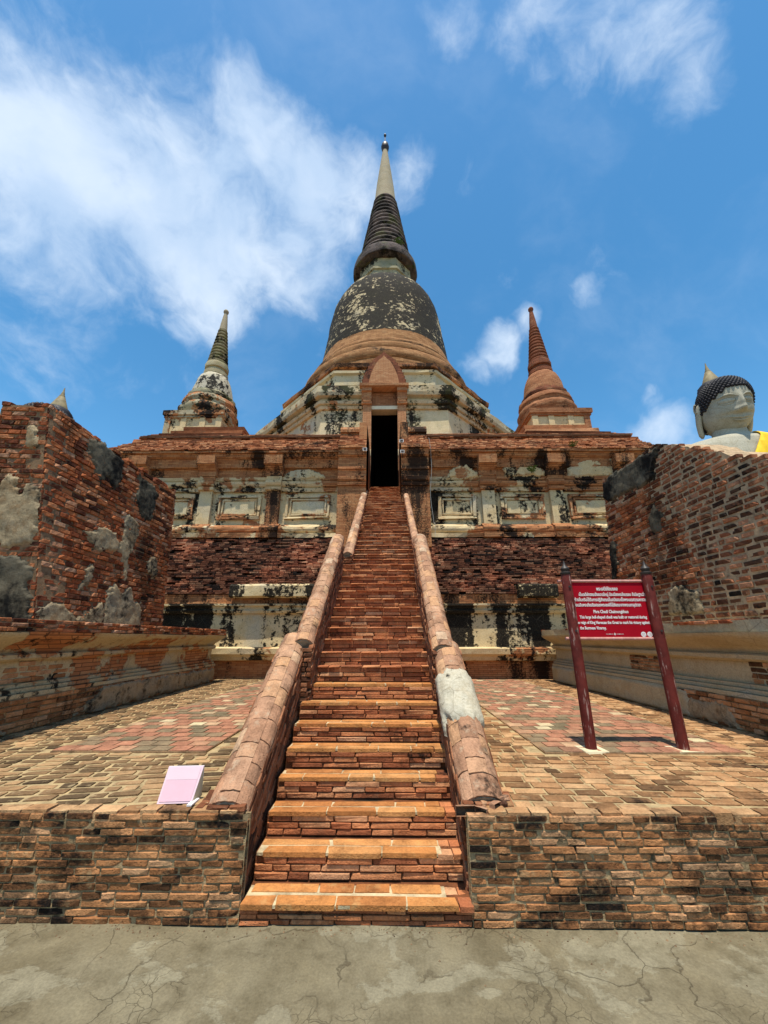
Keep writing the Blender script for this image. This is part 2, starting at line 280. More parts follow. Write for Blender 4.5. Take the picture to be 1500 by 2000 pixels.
def concrete():
    m, t, b = newmat('cracked_concrete', .85, .2); p = t.pos()
    n0 = t.noise(p, 1.0, 7, .62, .4); n1 = t.noise(p, 5, 7, .65); n2 = t.noise(p, 70, 4, .7)
    c = t.ramp(n0, [(.30, (.115, .092, .050)), (.47, (.155, .128, .076)), (.60, (.185, .157, .098))])
    flake = t.rng(t.math('ADD', t.noise(t.vmath('ADD', t.scale(p, (.8, 1.1, 1)), (4.1, 2.2, 0)), 1.5, 8, .60, .3), t.math('MULTIPLY', t.math('SUBTRACT', n1, .5), .10)), .535, .56)
    c = t.mix(t.math('MULTIPLY', flake, .55), c, (.24, .215, .145))
    c = t.mix(1, c, t.ramp(n1, [(.28, (.62, .60, .55)), (.52, (1, 1, 1)), (.75, (1.22, 1.22, 1.2))]), 'MULTIPLY')
    c = t.mix(1, c, t.ramp(n2, [(.3, (.8, .8, .8)), (.7, (1.16, 1.16, 1.16))]), 'MULTIPLY')
    spot = t.rng(t.noise(t.vmath('ADD', p, (1.3, 6, 0)), 3.0, 3, .5), .66, .74, 0, .5)
    c = t.mix(spot, c, (.10, .078, .04))
    wv = t.new('ShaderNodeTexNoise'); t.put(wv.inputs['Vector'], p); wv.inputs['Scale'].default_value = 3; wv.inputs['Detail'].default_value = 6
    pw = t.vmath('ADD', p, t.scale(t.vmath('SUBTRACT', wv.outputs['Color'], (.5, .5, .5)), (.5, .5, 0)))
    k1 = t.math('MULTIPLY', t.rng(t.voro(pw, 1.3, 'DISTANCE_TO_EDGE'), .0, .007, .75, 0), t.rng(t.noise(p, 1.7, 3), .42, .55))
    k2 = t.math('MULTIPLY', t.rng(t.voro(pw, 11, 'DISTANCE_TO_EDGE'), .0, .04, .6, 0), t.rng(t.noise(t.vmath('ADD', p, (9.4, 1, 0)), 1.4, 4), .5, .62))
    ck = t.math('MAXIMUM', k1, k2)
    c = t.mix(t.math('MULTIPLY', ck, .75), c, (.06, .045, .025))
    t.l.new(c, b.inputs['Base Color'])
    h = t.math('SUBTRACT', t.math('ADD', t.math('MULTIPLY', n2, .4), t.math('ADD', n1, t.math('MULTIPLY', flake, .5))), t.math('MULTIPLY', ck, 1.5))
    bump(t, b, h, .6, .01); return m
M['concrete'] = concrete()

# ------------------------------------------------------------------ building helpers
OFF = {}
def tag(o, label=None, cat=None, group=None, kind=None):
    if label: o['label'] = label
    if cat: o['category'] = cat
    if group: o['group'] = group
    if kind: o['kind'] = kind
    return o

def thing(name, label, cat, loc, group=None):
    o = bpy.data.objects.new(name, None); COL.objects.link(o); o.location = loc; o.empty_display_size = .3
    OFF[o] = Vector(loc); return tag(o, label, cat, group)

class MB:
    """collects geometry in world coordinates, then links it as one mesh object"""
    def __init__(s): s.v = []; s.f = []; s.r = []
    def add(s, vs, fs, r=None):
        k = len(s.v); s.v.extend([tuple(x) for x in vs]); s.f.extend([[i + k for i in f] for f in fs])
        rr = rng.random() if r is None else r; s.r.extend([rr] * len(vs)); return s
    def box(s, x0, x1, y0, y1, z0, z1, j=0.0):
        vs = [(x, y, z) for z in (z0, z1) for y in (y0, y1) for x in (x0, x1)]
        if j: vs = [(a + rng.uniform(-j, j), b + rng.uniform(-j, j), c + rng.uniform(-j, j)) for a, b, c in vs]
        return s.add(vs, [(0, 2, 3, 1), (4, 5, 7, 6), (0, 1, 5, 4), (2, 6, 7, 3), (0, 4, 6, 2), (1, 3, 7, 5)])
    def loft(s, rings, closed=True, cap0=False, cap1=False):
        n = len(rings[0]); vs = [p for r_ in rings for p in r_]; fs = []
        for i in range(len(rings) - 1):
            for j in range(n if closed else n - 1):
                a = i * n + j; b = i * n + (j + 1) % n
                fs.append((a, b, b + n, a + n))
        if cap0: fs.append(tuple(range(n))[::-1])
        if cap1: fs.append(tuple(range((len(rings) - 1) * n, len(rings) * n)))
        return s.add(vs, fs)
    def build(s, name, mat, parent=None, smooth=False, kind=None, label=None):
        vs = np.array(s.v, dtype=float); c = (vs.min(0) + vs.max(0)) / 2
        me = bpy.data.meshes.new(name); me.from_pydata((vs - c).tolist(), [], s.f)
        a = me.attributes.new('rnd', 'FLOAT', 'POINT'); a.data.foreach_set('value', s.r)
        me.materials.append(mat if not isinstance(mat, str) else M[mat])
        if smooth: me.shade_smooth()
        me.validate(); me.update()
        return link(name, me, c, parent, kind, label)

def link(name, me, c, parent=None, kind=None, label=None):
    o = bpy.data.objects.new(name, me); COL.objects.link(o); c = Vector(c); OFF[o] = c
    if parent is not None: o.parent = parent; o.location = c - OFF[parent]
    else: o.location = c
    return tag(o, label, kind=kind)

def fbm(x, y, z, oct=4): return mnoise.fractal(Vector((x, y, z)), .8, 2.1, oct)

def ring_poly(n, a, cy, z, gap=0.0, seg=1.0, jit=0.0, cx=0.0, jseed=0.0, ar=None):
    """flat-fronted regular polygon ring; gap leaves an opening in the middle of the front"""
    Rr = a / math.cos(math.pi / n)
    cs = [(math.sin(math.pi / n + 2 * math.pi * k / n) * Rr, -math.cos(math.pi / n + 2 * math.pi * k / n) * Rr) for k in range(n)]
    pts = ([(gap, -a)] if gap else []) + cs + ([(-gap, -a)] if gap else [])
    out = []; ar = ar or a
    m = len(pts)
    for i in range(m if not gap else m - 1):
        p, q = pts[i], pts[(i + 1) % m]
        k = max(1, int(round(2 * ar * math.tan(math.pi / n) / seg))) if not gap or 0 < i < m - 2 else max(1, int(round((ar * math.tan(math.pi / n)) / seg)))
        for j in range(k):
            f = j / k; out.append((p[0] + (q[0] - p[0]) * f, p[1] + (q[1] - p[1]) * f))
    if gap: out.append(pts[-1])
    res = []
    for x, y in out:
        d = 1.0 + (fbm(x * 1.1 + jseed, y * 1.1, z * 2.0 + jseed) * jit / a if jit else 0)
        zz = z + (fbm(x * .9, y * .9 + jseed, z * 3 + 7) * jit * .35 if jit else 0)
        res.append((cx + x * d if abs(x) > gap + 1e-6 or not gap else cx + x, cy + y * d, zz))
    return res

def poly_loft(name, mat, parent, n, prof, cy, gap=0.0, seg=.6, jit=.02, cx=0.0, smooth=False, cap=False, label=None, kind=None):
    mb = MB(); ar = max(p[0] for p in prof); mb.loft([ring_poly(n, a, cy, z, gap, seg, jit, cx, ar=ar) for a, z in prof], closed=not gap, cap1=cap and not gap)
    return mb.build(name, mat, parent, smooth, kind, label)

def lathe(name, mat, parent, prof, cx, cy, n=72, jit=.0, smooth=True, lean=(0, 0), label=None):
    mb = MB(); rings = []; z0 = prof[0][1]
    for r_, z in prof:
        ring = []
        for k in range(n):
            a = 2 * math.pi * k / n; d = r_
            if jit: d += fbm(math.cos(a) * 2.2, math.sin(a) * 2.2, z * 1.7) * jit
            ring.append((cx + math.sin(a) * d + lean[0] * (z - z0), cy - math.cos(a) * d + lean[1] * (z - z0), z))
        rings.append(ring)
    mb.loft(rings, cap0=True, cap1=True)
    o = mb.build(name, mat, parent, False, None, label)
    if smooth: smooth_angle(o, 40)
    return o

def smooth_angle(o, deg):
    me = o.data; me.shade_smooth()
    try: me.set_sharp_from_angle(angle=R(deg))
    except Exception: pass

def strip_x(name, mat, parent, prof, x0, x1, back, seg=.4, jit=.012, label=None):
    """profile (y,z) drawn along x, closed at the back and both ends"""
    mb = MB(); k = max(1, int((x1 - x0) / seg)); n = len(prof) + 2
    P = [(back, prof[0][1])] + list(prof) + [(back, prof[-1][1])]
    rings = []
    for i in range(k + 1):
        x = x0 + (x1 - x0) * i / k
        rings.append([(x, y - (fbm(x * 1.3, y * 2, z * 3) * jit if 0 < j < n - 1 else 0), z + fbm(x * 1.1, 5, z * 2) * jit * .5) for j, (y, z) in enumerate(P)])
    mb.loft(rings, closed=True, cap0=True, cap1=True)
    return mb.build(name, mat, parent, label=label)

def strip_path(name, mat, parent, prof, A, B, out, seg=.25, jit=.012, label=None, caps=True, smooth=False):
    """profile (outward, z) drawn along the line A-B; out = unit vector of outward"""
    A = Vector(A); B = Vector(B); L = (B - A).length; k = max(1, int(L / seg)); rings = []
    for i in range(k + 1):
        p = A.lerp(B, i / k)
        rings.append([(p.x + out[0] * (o + (fbm(p.x * 1.5, p.y * 1.7, z * 5) * jit)), p.y + out[1] * o, z + fbm(p.y * 1.4, 3, z * 4) * jit * .5) for o, z in prof])
    mb = MB(); mb.loft(rings, closed=True, cap0=caps, cap1=caps)
    o = mb.build(name, mat, parent, label=label)
    if smooth: smooth_angle(o, 45)
    return o

# unit bricks with worn edges, shared by all single bricks
def make_unit(seed, wear=.10, nx=4, nz=2, rough=.05):
    r = random.Random(seed); vs = []; fs = []
    xs = [-.5, -.455] + [-.455 + .91 * i / nx for i in range(1, nx)] + [.455, .5]; zs = [-.5, -.36] + [-.36 + .72 * i / nz for i in range(1, nz)] + [.36, .5]
    nx = len(xs) - 1; nz = len(zs) - 1; c_ = [r.uniform(0, 1) for _ in range(4)]
    for z in zs:
        for x in xs:
            ex = abs(x) > .49; ez = abs(z) > .49; chip = c_[(x > 0) * 2 + (z > 0)] if abs(x) > .4 and abs(z) > .3 else 0
            y = -.5 + r.uniform(0, rough) + (wear * r.uniform(.5, 1.6) if ex else 0) + (wear * r.uniform(.3, 1.5) if ez else 0) + (wear * 2.2 if chip > .8 else 0)
            vs.append((x * (1 - (.015 * r.random() if ex else 0)) - (.03 * (1 if x > 0 else -1) if chip > .8 else 0), y, z * (1 - (.16 * r.random() if ez else 0)) + r.uniform(-.02, .02)))
    w_ = nx + 1
    for j in range(nz):
        for i in range(nx): a = j * w_ + i; fs.append((a, a + 1, a + 1 + w_, a + w_))
    bor = [i for i in range(w_)] + [j * w_ + nx for j in range(1, nz + 1)] + [nz * w_ + i for i in range(nx - 1, -1, -1)] + [j * w_ for j in range(nz - 1, 0, -1)]
    k = len(vs); vs += [(vs[i][0], .5, vs[i][2]) for i in bor]; m = len(bor)
    for q in range(m): a, b = bor[q], bor[(q + 1) % m]; fs.append((a, k + q, k + (q + 1) % m, b))
    return np.array(vs), fs
UNITS = [make_unit(s, .085, 3, 1, .09) for s in range(10)]
FLATS = [make_unit(s + 50, .03, 1, 1, .02) for s in range(6)]
WORN = [make_unit(s + 130, .05, 3, 1, .06) for s in range(10)]
RAWS = [make_unit(s + 90, .05, 2, 1, .06) for s in range(6)]

def in_view(p):
    d = Vector(p) - CAM; z = d.dot(CF)
    if z < .2: return 0
    x = d.dot(CR) / z; y = d.dot(CU) / z
    return 1 / z if abs(x) < 1.03 and abs(y) < 1.36 else 0

class Bricks:
    """the pieces that show largest become objects of their own, the rest is joined"""
    def __init__(s, parent, mat, name='brick', quota=300, units=None): s.p = parent; s.m = M[mat]; s.name = name; s.q = quota; s.u = units or UNITS; s.b = []
    def add(s, c, ex, ey, ez, size): s.b.append((Vector(c), Vector(ex), Vector(ey), Vector(ez), size))
    def done(s):
        sc_ = [(in_view(b[0]) ** 2 * b[4][0] * max(b[4][2], b[4][1]), i) for i, b in enumerate(s.b)]
        sc_.sort(reverse=True); top = {i for v, i in sc_[:s.q] if v > 0}
        meshes = []
        for k, (vs, fs) in enumerate(s.u):
            me = bpy.data.meshes.new(s.name); me.from_pydata(vs.tolist(), [], fs); me.materials.append(s.m); meshes.append(me)
        V = []; F = []; Rn = []; k = 0; po = OFF[s.p]
        for i, (c, ex, ey, ez, sz) in enumerate(s.b):
            u = rng.randrange(len(s.u))
            if i in top:
                o = bpy.data.objects.new(s.name, meshes[u]); COL.objects.link(o); o.parent = s.p
                m = Matrix(((ex.x * sz[0], ey.x * sz[1], ez.x * sz[2], c.x - po.x), (ex.y * sz[0], ey.y * sz[1], ez.y * sz[2], c.y - po.y),
                            (ex.z * sz[0], ey.z * sz[1], ez.z * sz[2], c.z - po.z), (0, 0, 0, 1)))
                o.matrix_basis = m
            else:
                vs, fs = s.u[u]; A = np.array([ex * sz[0], ey * sz[1], ez * sz[2]])
                V.append(vs @ A + np.array(c)); F += [[j + k for j in f] for f in fs]; k += len(vs); Rn += [rng.random()] * len(vs)
        if V:
            mb = MB(); mb.v = [tuple(x) for x in np.concatenate(V)]; mb.f = F; mb.r = Rn
            mb.build(s.name + '_mass', s.m, s.p, kind='stuff')

def bil(P, u, v): return P[0] * (1 - u) * (1 - v) + P[1] * u * (1 - v) + P[2] * u * v + P[3] * (1 - u) * v
def frame(P, u, v):
    du = (P[1] - P[0]) * (1 - v) + (P[2] - P[3]) * v; dv = (P[3] - P[0]) * (1 - u) + (P[2] - P[1]) * u
    ex = du.normalized(); n = ex.cross(dv).normalized(); return ex, n, n.cross(ex) * -1 if False else dv.normalized(), du.length, dv.length

def lay(bs, P, ch, bl, joint=.012, depth=.09, prot=.012, jit=.006, mask=None, lenvar=.3, sizef=None, flipn=False, tilt=.012):
    """rows of bricks over the bilinear patch P = near-bottom, far-bottom, far-top, near-top"""
    P = [Vector(p) for p in P]
    H = ((P[3] - P[0]).length + (P[2] - P[1]).length) / 2; nr = max(1, int(round(H / ch))); rh = 1.0 / nr
    for r_ in range(nr):
        v = (r_ + .5) * rh; L = frame(P, .5, v)[3]; u = -rng.random() * bl / L; wob = rng.uniform(-.15, .15) * ch
        while u < 1:
            l = bl * rng.choice((.55, .9, 1, 1.05, 1.15)) * rng.uniform(1 - lenvar * .4, 1 + lenvar * .4) / L
            u0, u1 = max(0, u), min(1, u + l); u += l
            if u1 - u0 < .25 * bl / L: continue
            uc = (u0 + u1) / 2
            if mask and not mask(uc, v): continue
            ex, n, ez, Lx, Lz = frame(P, uc, v)
            if flipn: n = -n
            ezz = (ez - ex * ez.dot(ex)).normalized()
            t_ = rng.uniform(-tilt, tilt); ex2 = (ex + ezz * t_).normalized(); ez2 = (ezz - ex * t_).normalized()
            hh = Lz * rh; sf = sizef(uc, v) if sizef else 1
            c = bil(P, uc, v) + n * (prot - depth / 2 + rng.uniform(-jit, jit)) + ez2 * (wob * .3 + rng.uniform(-.1, .1) * joint)
            bs.add(c, ex2, -n, ez2, ((u1 - u0) * Lx - joint * rng.uniform(.7, 1.3), depth, (hh - joint * rng.uniform(.6, 1.2)) * sf))

def wall_core(name, mat, parent, P, thick, vtop=None, inset=.02, nu=26, nv=16, flipn=False, bottom=0):
    P = [Vector(p) for p in P]; mb = MB(); F_, B_ = [], []
    for i in range(nu + 1):
        u = i / nu; vt = vtop(u) if vtop else 1
        for j in range(nv + 1):
            v = j / nv * vt; ex, n, ez, _, _ = frame(P, u, v)
            if flipn: n = -n
            p = bil(P, u, v); w_ = fbm(p.x * 3, p.y * 3, p.z * 3) * .006
            F_.append(p - n * (inset + w_)); B_.append(p - n * thick)
    N = (nv + 1); fs = []; k = len(F_)
    for i in range(nu):
        for j in range(nv):
            a = i * N + j; fs += [(a, a + N, a + N + 1, a + 1), (k + a, k + a + 1, k + a + N + 1, k + a + N)]
        a = i * N + nv; fs.append((a, a + N, k + a + N, k + a)); a = i * N; fs.append((a, k + a, k + a + N, a + N))
    for j in range(nv):
        fs.append((j, j + 1, k + j + 1, k + j)); a = nu * N + j; fs.append((a, k + a, k + a + 1, a + 1))
    mb.add(F_ + B_, fs); return mb.build(name, mat, parent)

def patch_on(name, mat, parent, P, outline, thick=.028, cell=.022, flipn=False, seed=0, label=None, rag=.10):
    """a sheet of plaster left on the wall: ragged outline given in wall (u,v), real thickness, uneven face"""
    P = [Vector(p) for p in P]; _, _, _, L, H = frame(P, .5, .5)
    pts = [(a * L, b * H) for a, b in outline]
    x0 = min(p[0] for p in pts) - .1; x1 = max(p[0] for p in pts) + .1; y0 = min(p[1] for p in pts) - .1; y1 = max(p[1] for p in pts) + .1
    nx = int((x1 - x0) / cell) + 1; ny = int((y1 - y0) / cell) + 1
    def sd(x, y):
        ins = False; d = 9
        for i in range(len(pts)):
            ax, ay = pts[i]; bx, by = pts[(i + 1) % len(pts)]
            if (ay > y) != (by > y) and x < (bx - ax) * (y - ay) / (by - ay) + ax: ins = not ins
            dx, dy = bx - ax, by - ay; t_ = max(0, min(1, ((x - ax) * dx + (y - ay) * dy) / (dx * dx + dy * dy + 1e-9)))
            d = min(d, math.hypot(x - ax - dx * t_, y - ay - dy * t_))
        return d if ins else -d
    idx = {}; vs = []; fs = []; D = {}
    for i in range(nx + 1):
        for j in range(ny + 1):
            x = x0 + i * cell; y = y0 + j * cell
            D[i, j] = sd(x, y) + (fbm(x * 3.2 + seed, y * 3.2, seed, 3) * .75 + fbm(x * 15 + seed, y * 15, seed, 4) * .35) * rag
    def vert(i, j):
        if (i, j) in idx: return idx[i, j]
        x = x0 + i * cell; y = y0 + j * cell; d = D[i, j]
        ex, n, ez, _, _ = frame(P, x / L, y / H)
        if flipn: n = -n
        h = -.012 + (thick + .012) * min(1, max(0, d / .025)) + fbm(x * 4, y * 4, seed + 3) * .013 * min(1, max(0, d / .03))
        idx[i, j] = len(vs); vs.append(bil(P, x / L, y / H) + n * h); return idx[i, j]
    for i in range(nx):
        for j in range(ny):
            if max(D[i, j], D[i + 1, j], D[i + 1, j + 1], D[i, j + 1]) > 0 and 0 <= x0 + i * cell and x0 + (i + 1) * cell <= L and y0 + (j + 1) * cell <= H * 1.0 and y0 + j * cell >= 0:
                fs.append((vert(i, j), vert(i + 1, j), vert(i + 1, j + 1), vert(i, j + 1)))
    if not fs: return None
    if flipn: fs = [f[::-1] for f in fs]
    mb = MB(); mb.add(vs, fs); return mb.build(name, mat, parent, True, label=label)

# ------------------------------------------------------------------ ground
mb = MB(); mb.add([(-500, -500, -.02), (500, -500, -.02), (500, 900, -.02), (-500, 900, -.02)], [(0, 1, 2, 3)])
tag(mb.build('ground', 'soil'), 'dry earth stretching away around the temple', kind='structure')
mb = MB(); nx, ny = 90, 60
vs = [(-9 + 18 * i / nx, -8 + 11.15 * j / ny, fbm((-9 + 18 * i / nx) * .8, (-8 + 11.15 * j / ny) * .8, 1) * .012) for j in range(ny + 1) for i in range(nx + 1)]
mb.add(vs, [(j * (nx + 1) + i, j * (nx + 1) + i + 1, (j + 1) * (nx + 1) + i + 1, (j + 1) * (nx + 1) + i) for j in range(ny) for i in range(nx)])
tag(mb.build('pavement', 'concrete', smooth=True), 'cracked worn concrete pavement in front of the brick wall', kind='structure')

TZ = .60; WY = 3.06
gr = MB(); q_ = random.Random(5)
for k in range(620):
    x = q_.uniform(-4.5, 4.5); y = WY - .02 - abs(q_.gauss(0, .05)) if k < 500 else q_.uniform(1.9, 3.0); r_ = q_.uniform(.002, .007) * (1.8 if q_.random() > .95 else 1)
    z = fbm(x * .8, y * .8, 1) * .012
    gr.add([(x + r_ * q_.uniform(.6, 1.4) * a, y + r_ * q_.uniform(.6, 1.4) * b, z + r_ * c) for a, b, c in ((-1, 0, 0), (0, -1, 0), (1, 0, .1), (0, 1, 0), (.1, 0, 1))], [(0, 1, 4), (1, 2, 4), (2, 3, 4), (3, 0, 4)])
M['grit'] = brick_mat('brick_grit', [(0, (.08, .05, .03)), (1, (.28, .18, .10))], soot=.3); tag(gr.build('grit', 'grit'), 'brick crumbs and grit gathered at the foot of the wall', kind='stuff')
def terrace(name, x0, x1, tx0, tx1, ang, label):
    mb = MB(); mb.box(x0, x1, WY + .08, 12.0, 0, TZ - .012); o = mb.build(name, 'pavjoint'); tag(o, label, kind='structure')
    lf = x1 < 0; bs = Bricks(o, 'paverL' if lf else 'paver', 'paving_brick', 300, FLATS); rim = Bricks(o, 'paver', 'rim_brick', 60, FLATS)
    ca, sa = math.cos(R(ang)), math.sin(R(ang)); ex = Vector((ca, sa, 0)); ey = Vector((-sa, ca, 0)); cx, cy = (x0 + x1) / 2, 6.0
    row = .125; y = -9.0; k = 0
    while y < 9:
        x = -9 + (k % 2) * .11 + rng.uniform(-.03, .03)
        while x < 9:
            l = .215 * rng.choice((.6, 1, 1, 1.1)); p = Vector((cx, cy, 0)) + ex * (x + l / 2) + ey * y; x += l
            if not (x0 + .03 < p.x < x1 - .03 and WY + .115 < p.y < 11.9): continue
            if tx0 - .05 < p.x < tx1 + .05 and 4.42 < p.y < 11.7: continue
            bs.add((p.x, p.y, TZ - .04 + rng.uniform(-.004, .003)), ex, (0, 0, -1), ey, (l - (.030 if lf else .018), .08, row - (rng.uniform(.026, .042) if lf else rng.uniform(.012, .024))))
        y += row; k += 1
    # edge course of bricks on the rim
    x = x0
    while x < x1:
        l = rng.uniform(.12, .22)
        rim.add((x + l / 2, WY + .06 + rng.uniform(-.012, .004), TZ - .035 + rng.uniform(-.006, .006)), (1, 0, 0), (0, 0, -1), (0, 1, 0), (l - .010, .07, .11)); x += l
    bs.done(); rim.done()
    mb = MB(); mb.box(tx0, tx1, 4.46, 11.66, TZ - .02, TZ + .004); t_ = mb.build('tile_paving', 'tilej'); tag(t_, 'strip of square red and grey tiles laid on ' + ('the left' if x1 < 0 else 'the right') + ' terrace', kind='structure')
    bt = Bricks(t_, 'tile', 'tile', 300, FLATS); s_ = .2; y = 4.46 + s_ / 2; k = 0
    while y < 11.6:
        x = tx0 + (.1 if k % 2 else 0)
        while x < tx1 - .02:
            a = min(s_, tx1 - x)
            bt.add((x + a / 2, y, TZ - .012 + rng.uniform(-.002, .002)), (1, 0, 0), (0, 0, -1), (0, 1, 0), (a - .010, .05, s_ - .010)); x += a
        y += s_; k += 1
    bt.done()
terrace('terrace_left', -4.75, -.9, -3.32, -1.72, 9, 'brick paved terrace left of the stairs')
terrace('terrace_right', .8, 4.95, 1.72, 3.75, -3, 'brick paved terrace right of the stairs under the red sign')

# ------------------------------------------------------------------ front retaining walls
def front_wall(x0, x1, label):
    o = thing('retaining_wall', label, 'wall', ((x0 + x1) / 2, WY + .1, 0), 'low brick walls either side of the stairs')
    mb = MB(); k = 60
    vs = []
    for i in range(k + 1):
        x = x0 + (x1 - x0) * i / k
        for j in range(13):
            z = (TZ - .02) * j / 12; vs.append((x, WY + .0065 + fbm(x * 6, 2, z * 9) * .007, z))
    n = 13; fs = [(i * n + j, (i + 1) * n + j, (i + 1) * n + j + 1, i * n + j + 1) for i in range(k) for j in range(12)]
    mb.add(vs, fs); mb.box(x0, x1, WY + .06, WY + .075, 0, TZ - .03); mb.build('mortar_bed', 'wallmortar', o)
    bs = Bricks(o, 'wall', 'brick', 300, WORN)
    lay(bs, [(x0, WY, .0), (x1, WY, .0), (x1, WY, TZ - .015), (x0, WY, TZ - .015)], .0405, .19, joint=.009, depth=.06, prot=.0055, jit=.006, lenvar=.5, tilt=.012)
    bs.done(); return o
front_wall(-5.2, -.80, 'low stained brick wall left of the stairs below the pink card')
front_wall(.66, 5.2, 'low orange brown brick wall right of the stairs below the red sign')

# ------------------------------------------------------------------ stairs
ST, SR, Z1 = .24, .156, .116
def nose(y): return Z1 + (y - WY) * SR / ST
stair = thing('staircase', 'steep brick staircase climbing to the dark doorway of the great chedi', 'stairs', (-.05, WY, 0))
big = Bricks  # riser bricks: the nearest are single sub-parts of their step
NS = 48
riser_list = []
mass = MB(); massR = []
for k in range(NS):
    y0 = WY + ST * k; z1 = Z1 + SR * k; z0 = z1 - SR if k else 0
    x0, x1 = (-.80, .68) if y0 < 8.0 else (-.60, .70)
    if y0 > 12.3: x0, x1 = -.615, .615
    mb = MB()
    sag = [(x, fbm(x * 2.2, k * 1.7, 4) * .012) for x in np.linspace(x0, x1, 13)]
    rings = [[(x, y0 + .022 + s_, z0 - .02), (x, y0 + .022 + s_, z1 - .012 + s_ * .6), (x, y0 + ST + .06, z1 - .012 + s_ * .4), (x, y0 + ST + .06, z0 - .02)] for x, s_ in sag]
    mb.loft(rings, cap0=True, cap1=True)
    st = mb.build('step', 'stepm', stair)
    tiled = k < 8
    zt = z1 - .028 if tiled else z1
    nr = 3
    q = Bricks(st, 'step', 'riser_brick', 60 if k < 11 else 0, FLATS)
    lay(q, [(x0, y0, z0), (x1, y0, z0), (x1, y0, zt), (x0, y0, zt)], (zt - z0) / nr, .27, joint=.006, depth=.08, prot=.0, jit=.007, lenvar=.4, tilt=.006)
    if not tiled: lay(q, [(x0, y0, z1 - .002), (x1, y0, z1 - .002), (x1, y0, z1 + .022), (x0, y0, z1 + .022)], .03, .25, joint=.006, depth=.16, prot=.028, jit=.012, lenvar=.4, tilt=.006)
    if k < 11: q.done()
    else:
        for b in q.b: riser_list.append(b)
    if tiled or k < 20:
        tb = Bricks(st, 'tread' if tiled else 'step', 'tread_tile', 40, FLATS)
        eb = Bricks(st, 'step', 'worn_brick', 20, FLATS)
        ins = (.0 if k else -.02)
        rows = ((y0 + .045 + ins, .105, .30), (y0 + .045 + .105 / 2 + .006 + .05, .10, .34)) if tiled else ((y0 + .06, .13, .22), (y0 + .17, .1, .24))
        for ri, (yy, dep, ln) in enumerate(rows):
            x = x0 + rng.uniform(0, .05)
            xe = x1 - (rng.uniform(.09, .16) if tiled and k < 4 else 0)
            while x < xe - .05:
                l = min(ln * rng.choice((.7, 1, 1.3, 1.5) if tiled else (.8, 1, 1.1)), xe - x)
                tb.add((x + l / 2, yy + rng.uniform(-.003, .003) + fbm(x, k, 1) * .01, z1 - .014 + rng.uniform(-.002, .002) - (.0 if tiled else .01)), (1, 0, 0), (0, 0, -1), (0, 1, 0), (l - .006, .03 if tiled else .05, dep - .004)); x += l
            if xe < x1 - .02:
                while x < x1 - .02:
                    l = min(rng.uniform(.07, .12), x1 - x); eb.add((x + l / 2, yy + rng.uniform(-.006, .006), z1 - .018 + rng.uniform(-.006, .003)), (1, 0, 0), (0, 0, -1), (0, 1, 0), (l - .005, .03, dep - .006)); x += l
        tb.done(); eb.done()
        if tiled:
            mb = MB(); mb.box(x0 + .01, x1 - .17, y0 + .006 + ins, y0 + ST * .8, z1 - .022, z1 - .0045); mb.build('grout_bed', 'treadj', st)
rs = Bricks(stair, 'step', 'riser_brick', 200, FLATS); rs.b = riser_list; rs.done()

